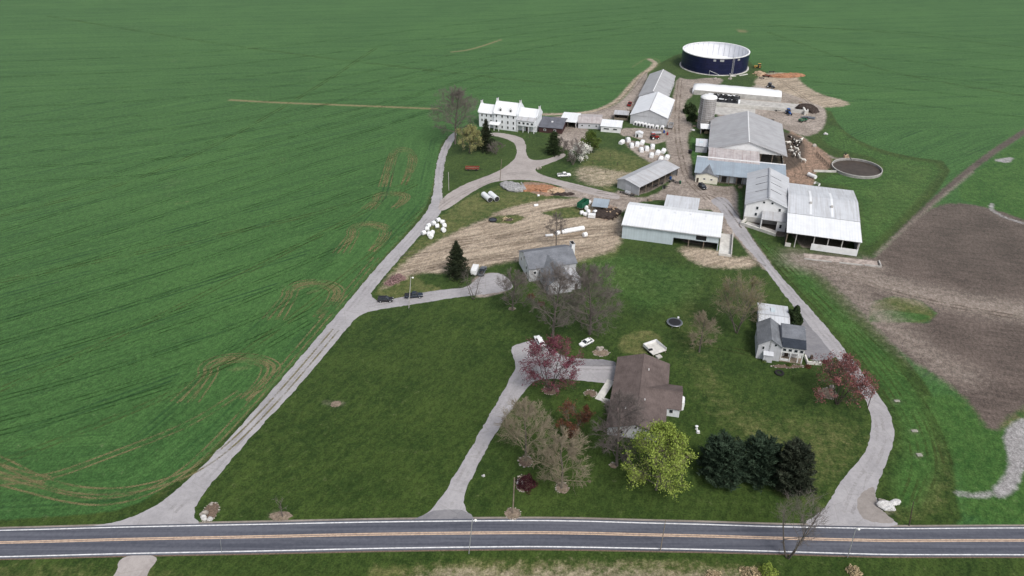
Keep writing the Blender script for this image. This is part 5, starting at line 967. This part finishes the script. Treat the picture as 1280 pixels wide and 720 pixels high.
b = thing('stock_tank', 'white stock tank at the cow lot corner', 'tank', P(1014.5, 222), R(-60)); MB().tube((-2, 0, .9), (2, 0, .9), .85, n=14).build('tank_body', 'white', b); MB().box(-1.5, -1.2, -.7, .7, 0, .4).box(1.2, 1.5, -.7, .7, 0, .4).build('cradle', 'steel', b)
b = thing('feeder_frame', 'small white metal frame below the white stock tank', 'feeder', P(1021, 231), R(-60)); MB().box(-1.2, 1.2, -.6, -.5, .7, .85).box(-1.2, 1.2, .5, .6, .7, .85).box(-1.2, -1.1, -.6, .6, 0, .9).box(1.1, 1.2, -.6, .6, 0, .9).build('frame', 'white', b)

# ---------------------------------------------------------------- vehicles
def vehicle(label, loc, rz, kind, paint, cat, name):
    L, W_, H_ = {'sedan': (4.7, 1.8, 1.42), 'suv': (4.9, 1.9, 1.75), 'pickup': (5.8, 2.0, 1.85)}[kind]; b = thing(name, label, cat, loc, rz); hw = W_ / 2
    zb = .28 if kind == 'sedan' else .42; belt = {'sedan': .92, 'suv': 1.08, 'pickup': 1.12}[kind]
    def sec(x, w, z1, z0=zb): return [(x, -w * .9, z0), (x, -w, z0 + .25), (x, -w, z1 - .12), (x, -w * .9, z1), (x, w * .9, z1), (x, w, z1 - .12), (x, w, z0 + .25), (x, w * .9, z0)]
    st = {'sedan': [(-.5, .82, .80), (-.47, .93, .9), (-.3, 1, .97), (.0, 1, .94), (.22, 1, .92), (.38, .97, .84), (.47, .9, .74), (.5, .78, .62)], 'suv': [(-.5, .9, 1.0), (-.47, .97, 1.1), (0, 1, 1.1), (.2, 1, 1.08), (.36, .98, 1.04), (.47, .92, .95), (.5, .84, .8)], 'pickup': [(-.5, .93, 1.05), (-.48, .98, 1.14), (-.1, 1, 1.12), (.18, 1, 1.12), (.38, .98, 1.1), (.47, .94, 1.02), (.5, .88, .85)]}[kind]
    MB().loft([sec(x * L, w * hw, z) for x, w, z in st]).build('body', paint, b, bevel=.03)
    c0, c1, c2, c3 = {'sedan': (-.42, -.24, .06, .24), 'suv': (-.48, -.42, .06, .22), 'pickup': (-.10, -.08, .12, .24)}[kind]; zt = H_; wb, wt = hw * .93, hw * .74
    g = [[(c0 * L, -wb, belt - .04), (c0 * L, wb, belt - .04), (c3 * L, wb, belt - .04), (c3 * L, -wb, belt - .04)], [(c1 * L, -wt, zt - .05), (c1 * L, wt, zt - .05), (c2 * L, wt, zt - .05), (c2 * L, -wt, zt - .05)]]
    MB().loft(g).build('window', 'glass', b); e = .04
    MB().loft([[(c1 * L - e, -wt - .02, zt - .06), (c1 * L - e, wt + .02, zt - .06), (c2 * L + e, wt + .02, zt - .06), (c2 * L + e, -wt - .02, zt - .06)], [(c1 * L + .1, -wt + .08, zt + .02), (c1 * L + .1, wt - .08, zt + .02), (c2 * L - .1, wt - .08, zt + .02), (c2 * L - .1, -wt + .08, zt + .02)]]).build('roof', paint, b)
    pl = MB()
    for s in (-1, 1):
        for (xa, xb) in ((c0, c1), (c3, c2), ((c0 + c3) / 2 - .0, (c1 + c2) / 2)):
            pl.tube((xa * L, s * (wb + .01), belt - .05), (xb * L, s * (wt + .015), zt - .05), .05, n=4)
    pl.build('pillar', paint, b)
    if kind == 'pickup': MB().box(-L * .485, -L * .115, -hw * .78, hw * .78, belt + .02, belt + .03).build('cargo_bed', 'black', b); MB().box(-L * .49, -L * .11, -hw * .97, -hw * .82, belt, belt + .1).box(-L * .49, -L * .11, hw * .82, hw * .97, belt, belt + .1).box(-L * .495, -L * .475, -hw * .82, hw * .82, belt, belt + .1).build('bed_rail', paint, b)
    for s in (-1, 1):
        MB().obox((L * .485, s * hw * .66, .72 if kind == 'sedan' else .88), (.12, .38, .14)).build('headlight', 'lamp', b); MB().obox((-L * .487, s * hw * .72, .8 if kind == 'sedan' else .95), (.1, .3, .16)).build('tail_light', 'red', b)
        for x in (-.3, .31):
            r_ = .33 if kind == 'sedan' else .39; o = MB().tube((x * L, s * (hw - .22), r_), (x * L, s * (hw + .01), r_), r_, n=16).build('wheel', 'rubber', b); MB().tube((x * L, s * (hw + .0), r_), (x * L, s * (hw + .03), r_), r_ * .6, n=12).build('rim', 'steel', o)
    for s in (-1, 1): MB().obox((c3 * L - .25, s * (hw + .08), belt + .08), (.16, .2, .14)).build('mirror', paint, b)
    return b
vehicle('black pickup truck parked nearest the left lane', P(482, 376.5), R(3), 'suv', 'carblack', 'truck', 'parked_truck')
vehicle('dark blue-black pickup truck behind the tall pole on the house drive', P(517.5, 371.5), R(8), 'pickup', 'carblue', 'truck', 'parked_truck')
vehicle('grey pickup truck parked beside the dark spruce', P(603, 341), R(78), 'pickup', 'cargrey', 'truck', 'parked_truck')
b = thing('trailer', 'small white box trailer left of the grey pickup', 'trailer', P(593.5, 341.5), R(80)); MB().box(-2.2, 2.2, -1, 1, .55, 2.3).build('trailer_body', 'white', b, bevel=.06); MB().tube((2.2, 0, .6), (3.3, 0, .55), .06).build('hitch', 'dark', b)
for s in (-1, 1): MB().tube((-.3, s * .85, .34), (-.3, s * 1.05, .34), .34, n=14).build('wheel', 'rubber', b)
vehicle('white wagon car at the top of the ranch parking pad', P(674, 428.5), R(108), 'suv', 'carwhite', 'car', 'parked_car')
vehicle('white sedan parked on the grass under bare trees', P(733, 430), R(218), 'sedan', 'carwhite', 'car', 'parked_car')
vehicle('dark car parked at the cream milk house front', P(878, 235), R(-75), 'suv', 'carblack', 'car', 'parked_car')
vehicle('white pickup truck on the grass beside the farm lane', P(705, 220.5), R(8), 'pickup', 'carwhite', 'truck', 'parked_truck')
vehicle('maroon truck by the left wall of the bright-roofed barn', P(787, 131.5), R(75), 'pickup', 'red', 'truck', 'parked_truck')
def tractor(label, loc, rz, paint, name='tractor'):
    b = thing(name, label, 'tractor', loc, rz); MB().loft([[(x, -w, .8), (x, -w, z), (x, w, z), (x, w, .8)] for x, w, z in ((.2, .45, 1.75), (1.6, .42, 1.65), (2.3, .36, 1.45))]).build('bonnet', paint, b, bevel=.05)
    MB().loft([[(x, -w, z) for x in (0,)] + [(0, w, z), (-1.6, w, z), (-1.6, -w, z)] for w, z in ((.75, 1.4), (.65, 2.7))]).build('cab', 'glass', b); MB().box(-1.75, .15, -.8, .8, 2.7, 2.85).build('cab_roof', paint, b, bevel=.04); MB().box(-2.0, 1.2, -.35, .35, .5, .85).build('chassis', 'dark', b); MB().tube((1.2, .3, 1.7), (1.2, .3, 2.7), .05).build('exhaust', 'dark', b)
    for s in (-1, 1):
        MB().obox((-1.1, s * 1.0, 1.75), (1.5, .5, .1)).build('fender', paint, b)
        for x, r_, w in ((-1.1, .9, .5), (1.7, .55, .35)):
            o = MB().tube((x, s * .7, r_), (x, s * (.7 + w), r_), r_, n=18).build('wheel', 'rubber', b); MB().tube((x, s * (.7 + w), r_), (x, s * (.72 + w), r_), r_ * .5, n=12).build('rim', 'yellow' if paint == 'yellow' else 'white', o)
    return b
tractor('red tractor beside the white calf hutches', P(818, 174), R(12), 'red'); tractor('blue tractor with pale cab in the yard east of the bunkers', P(985.5, 143), R(-85), 'blue'); tractor('grey tractor at the right end of the white silage sheet', P(963, 110), R(-50), 'cargrey'); tractor('yellow tractor loader at the field edge beside the navy tank', P(947, 85), R(170), 'yellow')
b = thing('pale_beam', 'pale beam lying on the grass right of the navy tank', 'beam', P(929, 94), R(28)); MB().box(-3.2, 3.2, -.4, .4, 0, .4).build('beam_body', 'concrete_l', b)
b = thing('round_bin', 'dark round bin standing on the grass by the lane near the silo', 'bin', P(862.5, 191.5)); MB().lathe([(0, 0), (.8, 0), (.9, 1.4), (.95, 1.45), (.5, 1.7), (0, 1.75)], 16).build('bin_body', 'black', b); MB().box(-.95, -.8, -.3, .3, 1.1, 1.3).build('handle', 'dark', b)
# red hay wagon in the loop, and other farm implements
def wagon(label, loc, rz, paint, L, W_, h0, h1, name='wagon', floor='wood'):
    b = thing(name, label, 'wagon', loc, rz); MB().box(-L / 2, L / 2, -W_ / 2, W_ / 2, h0 - .15, h0).build('bed_floor', floor, b)
    for nm, q in (('side_panel', (-L / 2, L / 2, -W_ / 2, -W_ / 2 + .1)), ('side_panel', (-L / 2, L / 2, W_ / 2 - .1, W_ / 2)), ('end_panel', (-L / 2, -L / 2 + .1, -W_ / 2 + .1, W_ / 2 - .1)), ('end_panel', (L / 2 - .1, L / 2, -W_ / 2 + .1, W_ / 2 - .1))): MB().box(*q, h0, h1).build(nm, paint, b)
    MB().tube((L / 2, 0, h0 - .3), (L / 2 + 1.6, 0, .35), .07).build('drawbar', 'dark', b)
    for x in (-L * .3, L * .3):
        for s in (-1, 1): MB().tube((x, s * (W_ / 2 - .25), .45), (x, s * (W_ / 2 + .02), .45), .45, n=14).build('wheel', 'rubber', b)
    return b
wagon('rusty orange-red flat wagon on the grass in the farmhouse loop', P(590.5, 212.5), R(-2), 'orange', 6.0, 2.2, .85, 1.5)
wagon('green high-sided wagon beside the lane and white tanks', P(728.5, 259.5), R(55), 'green', 5.6, 2.3, .9, 2.9)
b = thing('lean_to_shelter', 'small shelter with blue-grey sloped roof beside the green wagon', 'shelter', P(739, 264), R(-14)); slope(b, 'x', 0, 6.3, [(0, 2.1), (6.6, 2.6)], 'blueroof', th=.12); posts(b, [(.3, .3), (6, .3), (.3, 6.3), (6, 6.3)], 2.12, .09, 'wood'); MB().box(.1, 6.2, 6.35, 6.45, 0, 2.55).build('wall', 'wood', b)
# implements along the slant shed
def implement(label, loc, rz, L, seed, name='harrow'):
    rg = random.Random(seed); b = thing(name, label, 'implement', loc, rz); f = MB()
    f.box(-L / 2, L / 2, -.08, .08, .6, .75).box(-L / 2, L / 2, 1.0, 1.16, .6, .75).box(-.08, .08, -1.6, 1.1, .6, .75); f.build('frame', 'dark', b); t = MB()
    for k in range(int(L / .35)): t.tube((-L / 2 + .1 + k * .35, 1.0, .65), (-L / 2 + .1 + k * .35, 1.25, .02), .04, n=4)
    t.build('tines', 'steel', b)
    for s in (-1, 1): MB().tube((s * L * .3 - .1, .5, .4), (s * L * .3 + .1, .5, .4), .4, n=12).build('wheel', 'rubber', b)
    return b
for i, (x, y, rz, L_) in enumerate(((819, 234, 40, 3.2), (826, 231, 10, 2.6), (832, 235, 80, 3.0), (840, 228, 30, 3.4), (847, 230, -10, 2.8))): implement('dark harrow outside the slant shed open side, %s from the left' % ORD[i], P(x, y), R(rz), L_, i)
b = thing('fuel_tank', 'small grey round tank against the slant shed end wall', 'tank', P(784.5, 243.5), R(-40)); MB().tube((-1.1, 0, 1.0), (1.1, 0, 1.0), .75, n=16).build('tank_body', 'steel', b, bevel=.04); MB().box(-.8, -.6, -.5, .5, 0, .4).box(.6, .8, -.5, .5, 0, .4).build('stand', 'dark', b)
implement('dark implement against the slant shed end wall, left of the grey tank', P(778, 242), R(0), 2.4, 9, 'plough'); implement('dark implement right of the grey tank by the slant shed', P(791, 246), R(20), 2.0, 10, 'plough')
# wrapped bales
def mkbale(loc, rz, label, r=.8, L=1.4, upright=False, group=None, name='wrapped_bale'):
    m = MB(); n = 16; secs = []; r *= .86; L *= .9
    for x, k in ((-L / 2, .82), (-L / 2 + .1, 1), (L / 2 - .1, 1), (L / 2, .82)): secs.append([(x, r * k * math.cos(2 * math.pi * i / n), r + r * k * math.sin(2 * math.pi * i / n)) for i in range(n)])
    m.loft(secs); o = m.build(name, 'bale', smooth=False); o.location = (*loc, 0); o.rotation_euler.z = rz; return tag(o, label, 'bale', group)
bl = mkbale(P(542, 281.5), 1, 'white plastic wrapped bale in the clump beside the left lane', 1.0, 1.6, group='white bales clumped by the left lane')
rg = random.Random(8)
for x, y in ((548, 277.5), (553.5, 280), (555.5, 284.5), (554.5, 290), (546.5, 285), (535.8, 284.5), (534.5, 288.5), (530, 293.5), (536.5, 295), (540.5, 293.5), (539, 298)): copy_tree(bl, P(x, y), rg.uniform(0, 3))
b2 = mkbale(P(705.5, 292), R(12), 'white wrapped bale in the straight row on the tan strip', 1.05, 2.3, group='white bales in a straight row')
for k in range(1, 5): copy_tree(b2, P(705.5 + k * 5.3, 292 - k * .95), R(12))
b3 = mkbale(P(697, 293.5), R(40), 'loose white wrapped bale left of the straight bale row', 1.0, 1.6); mkbale(P(686.5, 295.5), R(8), 'flattened pale bale at the far left of the bale row', .55, 3.2); mkbale(P(731, 296), R(30), 'single white bale right of the straight row on the grass', 1.05, 1.7); mkbale(P(670, 258), R(20), 'single pale bale on the tan ground below the clay heap', .6, 1.9); mkbale(P(673, 245.5), R(20), 'small white bale on grass at the red clay edge', .5, 1.0)
b4 = mkbale(P(736.5, 255.5), 1.1, 'white round tank in the cluster in front of the blue-grey shelter', .9, 1.5, group='white tanks by the blue-grey shelter', name='white_tank')
for x, y in ((733, 262), (735, 266.5), (731.5, 270), (727, 268), (743.5, 267)): copy_tree(b4, P(x, y), rg.uniform(0, 3))
b = thing('water_tote', 'square white tote in front of the blue-grey shelter', 'tote', P(739.5, 272), R(-12)); MB().box(-1.4, 1.4, -.9, .9, .15, 1.6).build('tote_body', 'white', b, bevel=.1); MB().box(-1.5, 1.5, -1, 1, 0, .15).build('pallet', 'wood', b)
def pipe(label, c, rz):
    b = thing('storage_tank', label, 'tank', P(*c), rz, 'twin white tanks lying on the grass'); MB().tube((-3.0, 0, 1.15), (3.0, 0, 1.15), 1.12, n=22).build('tank_shell', 'whiteroof', b); MB().tube((-3.12, 0, 1.15), (-3.0, 0, 1.15), .98, n=22).build('end_cap', 'dark', b); MB().box(-2.2, -1.9, -.9, .9, 0, .35).box(1.9, 2.2, -.9, .9, 0, .35).build('cradle', 'dark', b)
pipe('left of two white cylindrical tanks lying on the grass', (608.5, 249.5), R(118)); pipe('right of two white cylindrical tanks lying on the grass', (617, 248.5), R(118))
b = thing('watering_trough', 'dark oval trough in the green patch of the tan strip', 'trough', P(616, 276), R(0)); MB().lathe([(1.5, 0), (1.6, .7), (1.45, .7), (1.35, .15), (0, .15)], 20).build('basin', 'dark', b); MB().lathe([(0, .5), (1.38, .5)], 20).build('water', 'glass', b)
b = thing('junk_pile', 'jumbled tan boards and scrap in the green patch of the tan strip', 'pile', P(636, 275)); j = MB(); [j.obox((rg.uniform(-2, 2), rg.uniform(-1.3, 1.3), rg.uniform(.2, .8)), (rg.uniform(.8, 2), .25, .1), rg.uniform(0, 3), rg.uniform(-.5, .5)) for _ in range(14)]; j.build('boards', 'hay', b); MB().blob((0, 0, 0), (1.8, 1.2, .5), 5).build('debris', 'darkwood', b)
b = thing('junk_pile', 'scattered boards and scrap on the dark dung beside the machine shed', 'pile', P(764, 266)); j = MB(); [j.obox((rg.uniform(-2.6, 2), rg.uniform(-3, 4), rg.uniform(.7, 1.2)), (rg.uniform(.8, 2), .5, .3), rg.uniform(0, 3), rg.uniform(-.5, .5)) for _ in range(12)]; j.build('boards', 'tansoil', b)
b = thing('scrap_metal', 'flat dark bent scrap lying in the yard below the dark heap', 'scrap', P(1007, 147.5), R(-18)); j = MB(); [j.obox((rg.uniform(-4, 4), rg.uniform(-1, 1), .3 + rg.uniform(0, .3)), (rg.uniform(1.5, 3.5), rg.uniform(.6, 1.5), .25), rg.uniform(-.5, .5), rg.uniform(-.15, .15)) for _ in range(9)]; j.build('scrap_sheets', 'cargrey', b)
b = thing('white_block_wall', 'short white block wall at the left of the dark round heap', 'wall', P(1005, 142), R(80)); MB().box(-2.4, 4.2, -.5, .4, 0, 2.2).build('wall_run', 'concrete_l', b)
b = thing('playground_stool', 'two small white objects standing on the lawn right of the ranch house', 'ornament', P(870.5, 536)); MB().lathe([(0, 0), (.35, 0), (.25, .5), (.4, .9), (0, 1.0)], 12).build('pedestal', 'white', b); MB().lathe([(0, 0), (.5, .0), (.4, .5), (0, .55)], 12, (.1, -1.3)).build('basin', 'white', b)
b = thing('dark_ring', 'dark round ring lying on the lawn below the porch house', 'planter', P(974, 467)); MB().lathe([(.7, 0), (1.2, .05), (1.3, .3), (1.2, .5), (.7, .5)], 24, close=True).build('ring_body', 'rubber', b); MB().lathe([(0, .3), (.72, .3)], 24).build('green_fill', 'hedge', b)  # plain dark ring with a green centre, purpose unknown
# trampoline
b = thing('trampoline', 'round dark trampoline on the open lawn', 'trampoline', P(843, 405.5)); rr = 2.3
MB().lathe([(0, .88), (rr * .8, .9)], 32).build('mat', 'black', b); MB().lathe([(rr * .8, .92), (rr, .95), (rr, .88), (rr * .8, .86)], 32, close=True).build('pad', 'cargrey', b); MB().lathe([(rr + .02, .80), (rr + .08, .86), (rr + .02, .92)], 32).build('frame', 'steel', b)
for k in range(6):
    a = k * math.pi / 3; MB().tube((rr * math.cos(a), rr * math.sin(a), 0), (rr * math.cos(a), rr * math.sin(a), .86), .04).build('leg', 'steel', b)
MB().box(1.2, 1.7, 1.8, 2.3, .96, 1.3).build('cushion', 'white', b)
# calf hutches
def hutch():
    b = thing('calf_hutch', 'x', 'hutch'); MB().loft([[(-w, y, 0), (-w, y, 1.0 * k), (-w * .55, y, 1.5 * k), (w * .55, y, 1.5 * k), (w, y, 1.0 * k), (w, y, 0)] for y, w, k in ((0, .85, 1.0), (1.0, .8, .96), (2.2, .7, .85))]).build('shell', 'bale', b, bevel=.04)
    o = MB().extr('y', [(-.4, .02), (.4, .02), (.4, .85), (.2, 1.05), (-.2, 1.05), (-.4, .85)], -.03, .0).build('opening', 'black', b); MB().tube((0, 1.2, 1.4), (0, 1.2, 1.52), .12).build('vent_cap', 'bale', b)
    pn = MB(); [pn.tube((x0, y0, z), (x1, y1, z), .025, n=4) for z in (.3, .6, .9) for x0, y0, x1, y1 in ((-.85, -.05, -.85, -1.5), (-.85, -1.5, .85, -1.5), (.85, -1.5, .85, -.05))]; pn.build('wire_pen', 'steel', b); return b
h0 = hutch(); h0.scale = (1.15, 1.15, 1.15); first = True
for i, (x, y) in enumerate(((794, 156.5), (797.8, 157.2), (801.8, 157.8), (806, 158.8), (810.2, 159.8), (814.5, 160.6), (820.5, 161.6), (827.3, 162.2))):
    lb = 'white calf hutch against the grey barn gable, %s from left in the row' % ORD[i]
    if i == 0: h0.location = (*P(x, y), 0); h0.rotation_euler.z = FA; h0['label'] = lb; h0['group'] = 'calf hutches along the barn gable'
    else: copy_tree(h0, P(x, y), FA, lb)
for i, (x, y) in enumerate(((778.5, 178.5), (785, 175.5), (789.5, 182.5), (796.5, 181), (803.3, 178.8), (801.5, 188), (808.3, 186.5), (815.6, 184), (814.5, 194.8), (822.7, 191.5), (829.8, 189.5), (826.5, 199.3), (834.2, 197.5))):
    c = copy_tree(h0, P(x, y), FA + R(rg.uniform(160, 200)), 'white calf hutch in the slanting field rows, %s from the upper left' % ORD[i]); c['group'] = 'calf hutches in slanting rows'; c.scale = (1.25, 1.25, 1.15)
b = thing('feed_shed', 'tiny white shed above the slanting calf hutch rows', 'shed', P(794, 171.5), R(-14)); MB().extr('y', [(0, 0), (3.4, 0), (3.4, 1.9), (1.7, 2.5), (0, 1.9)], 0, 2.6).build('wall', 'white', b); roof(b, 'y', 0, 2.6, 0, 3.4, 1.9, 2.5, 'whiteroof', over=.2, oe=.2); MB().box(.5, 1.4, -.06, 0, .05, 1.6).build('door', 'dark', b)
b = thing('feed_wagon', 'pale flat load behind the red tractor near the barn gable', 'wagon', P(820, 168.5), R(10)); MB().box(-2.4, 2.4, -1, 1, .7, 1.5).build('load', 'steel', b, bevel=.1); MB().box(-2.5, 2.5, -1.05, 1.05, .55, .7).build('bed_floor', 'wood', b); [MB().tube((x, -1, .4), (x, 1, .4), .4, n=12).build('wheel', 'rubber', b) for x in (-1.6, 1.6)]
wagon('grey high-sided wagon against the right wall of the bright-roofed barn', P(838, 160), R(72), 'steel', 5.0, 2.2, .9, 2.2); wagon('faded red low wagon on the dirt right of the tan soil heap', P(958, 96), R(-30), 'orange', 4.5, 2.0, .8, 1.2); wagon('weathered wooden hay wagon in the lane beside the wooden shed', P(785, 142), R(70), 'wood', 5.0, 2.2, .9, 1.3)
wagon('green low wagon in the yard below the blue tractor', P(1003, 152), R(30), 'green', 4.5, 2.0, .8, 1.4)
implement('dark disc implement on the clay right of the navy tank', P(965, 91), R(10), 4.0, 21, 'plough'); implement('dark harrow parked under the tan heap by the silage sheet', P(952, 99), R(-20), 3.4, 22); implement('dark plough beside the big barn far right corner', P(965, 152), R(20), 3.2, 23, 'plough'); implement('dark harrow in the bunker yard left of the blue tractor', P(972, 139), R(50), 3.0, 24)
for i, (x, y, lb) in enumerate(((868, 158, 'stack of pale pallets at the silo left side'), (871, 152, 'smaller stack of pallets behind the silo by the dark shrubs'), (1000, 128.5, 'stack of pallets at the end of the bunker wall'), (812, 251, 'stack of pallets in the yard behind the machine shed'), (858, 262, 'stack of pallets beside the flat-roofed shed annex'), (925, 235, 'stack of pallets in front of the milking parlour doors'))):
    b = thing('pallet_stack', lb, 'pallets', P(x, y), R(-17 + i * 9)); q_ = 3 + (i * 2) % 4
    for z in range(q_): MB().box(-.7, .7, -.6, .6, z * .17 + .03, z * .17 + .15).build('pallet', 'hay' if z % 2 else 'wood', b)
for i, (x, y, m_, lb) in enumerate(((866, 163, 'whitestone', 'white block at the silo foot beside the pallets'), (893, 99, 'stone', 'grey block beside the navy tank pump base'), (912, 99, 'stone', 'grey block right of the navy tank pump base'), (1032, 168, 'whitestone', 'pale rock on the dirt strip above the round pit'), (1018, 183, 'stone', 'tan rock on the dirt strip right of the herd'))): rock(lb, (x, y), (.9, .7, .7), 300 + i, m_)
for i, (x, y) in enumerate(((830, 166), (834, 168.5), (772, 148), (838, 224), (850, 229.5))):
    o = MB().lathe([(0, 0), (.45, 0), (.48, .3), (.45, .6), (.48, .9), (.45, 1.2), (0, 1.2)], 14).build('oil_drum', ('blue', 'red', 'dark', 'blue', 'green')[i]); o.location = (*P(x, y), 0); tag(o, ('blue drum on the yard right of the red tractor', 'red drum on the yard right of the blue drum', 'dark drum by the wooden shed in the lane', 'blue drum at the slant shed far end', 'green drum beside the milk house lane')[i], 'drum')
# ---------------------------------------------------------------- cows (one continuous skinned body each)
def cow_mesh(name, mat, head=0.0):
    J = [(-.75, 0, 1.18, .30), (-.25, 0, 1.12, .36), (.35, 0, 1.12, .35), (.75, 0, 1.2, .27), (1.05, 0, 1.38 + head * .5, .16), (1.32, 0, 1.5 + head, .14), (1.62, 0, 1.36 + head * 1.1, .08)]
    E_ = [(i, i + 1) for i in range(6)]
    for s in (-1, 1):
        for x, k, parts_ in ((-.72, 0, ((-.70, .24, .85, .16), (-.60, .24, .60, .09), (-.80, .24, .36, .06), (-.76, .24, .06, .065))), (.62, 3, ((.62, .22, .85, .13), (.64, .22, .48, .07), (.62, .22, .25, .05), (.64, .22, .05, .06)))):
            pr = k if k == 0 else 2
            for q in parts_: J.append((q[0], s * q[1], q[2], q[3])); E_.append((pr, len(J) - 1)); pr = len(J) - 1
        J.append((1.3, s * .22, 1.56 + head, .05)); E_.append((5, len(J) - 1))
    J.append((-1.02, 0, 1.15, .05)); E_.append((0, len(J) - 1)); J.append((-1.06, 0, .65, .035)); E_.append((len(J) - 2, len(J) - 1))
    me = bpy.data.meshes.new(name); me.from_pydata([j[:3] for j in J], E_, []); o = bpy.data.objects.new(name, me); C.objects.link(o)
    o.modifiers.new('skin', 'SKIN'); 
    for i, v_ in enumerate(me.skin_vertices[0].data): v_.radius = (J[i][3], J[i][3]); v_.use_root = (i == 1)
    o.modifiers.new('sub', 'SUBSURF').levels = 1; bpy.context.view_layer.update()
    e = o.evaluated_get(bpy.context.evaluated_depsgraph_get()); m2 = bpy.data.meshes.new_from_object(e); bpy.data.objects.remove(o); m2.materials.clear(); m2.materials.append(mat)
    for p_ in m2.polygons: p_.use_smooth = True
    return m2
def cowmat(name, a, c, t):
    k = NT(name, .8, .2); f = k.noise(k.coord(), 1.1, 1, .4); return k.col(k.mix(k.step(f, t - .02, t + .02), a, c))
cw = [cow_mesh('cow', cowmat('white_cow_coat', (.68, .66, .61), (.02, .018, .017), .60)), cow_mesh('cow', cowmat('pied_cow_coat', (.62, .60, .56), (.02, .018, .017), .48), -.35), cow_mesh('cow', cowmat('dark_cow_coat', (.022, .019, .017), (.5, .48, .45), .62), -.7)]
for i, (x, y, k, lb) in enumerate(((985.2, 181, 0, 'white cow nearest the big barn wall at the group top'), (1000.8, 177.5, 0, 'white cow apart at the upper right of the herd'), (988, 187.5, 0, 'white cow at the herd left beside the barn wall'), (995.5, 189, 0, 'white cow in the middle of the herd'), (998.3, 195, 1, 'pale pied cow at the lower herd, upper of a pair'), (998.6, 197.8, 0, 'white cow at the lower herd, lower of a pair'), (1004, 203, 0, 'lone white cow at the lower right of the herd'), (989.5, 191.5, 1, 'pied cow at the lower left of the herd'), (993, 183, 2, 'black cow in the herd upper middle'), (997, 184.5, 2, 'black cow at the herd right middle'), (991, 177, 2, 'black cow at the herd top beside the barn'), (986.5, 174, 2, 'black cow highest in the herd by the barn corner'), (994, 192.5, 2, 'black cow low in the herd middle'), (992, 196, 1, 'pied cow lowest on the herd left'), (999.5, 181, 2, 'black cow below the apart white cow'), (994.5, 179.5, 1, 'pied cow in the upper herd between black cows'))):
    o = bpy.data.objects.new('cow', cw[k]); C.objects.link(o); o.location = (*P(x, y), 0); o.rotation_euler.z = rg.uniform(0, 6.28); o.scale = (1.2,) * 3; tag(o, lb, 'cow', 'cows in the dirt lot')

# ---------------------------------------------------------------- light: overcast day
w = bpy.data.worlds.new('World'); sc.world = w; w.use_nodes = True; nt = w.node_tree
sky = nt.nodes.new('ShaderNodeTexSky'); sky.sky_type = 'NISHITA'; sky.sun_disc = False; EL, AZ = R(52), R(150)
sky.sun_elevation = EL; sky.sun_rotation = AZ; sky.air_density = 1.0; sky.dust_density = 4.0; sky.ozone_density = 1.0
hs = nt.nodes.new('ShaderNodeHueSaturation'); hs.inputs['Saturation'].default_value = .45; nt.links.new(sky.outputs[0], hs.inputs['Color'])
nt.links.new(hs.outputs[0], nt.nodes['Background'].inputs[0]); nt.nodes['Background'].inputs[1].default_value = .11
sun = bpy.data.lights.new('sun', 'SUN'); so = bpy.data.objects.new('sun', sun); C.objects.link(so); sun.energy = 1.35; sun.angle = R(17); sun.color = (1, .96, .91)
d = Vector((math.sin(AZ) * math.cos(EL), math.cos(AZ) * math.cos(EL), math.sin(EL))); so.rotation_euler = d.to_track_quat('Z', 'Y').to_euler()
vs = sc.view_settings; vs.view_transform = 'Standard'; vs.look = 'None'; vs.gamma = 1; vs.use_curve_mapping = False; vs.exposure = 0.62
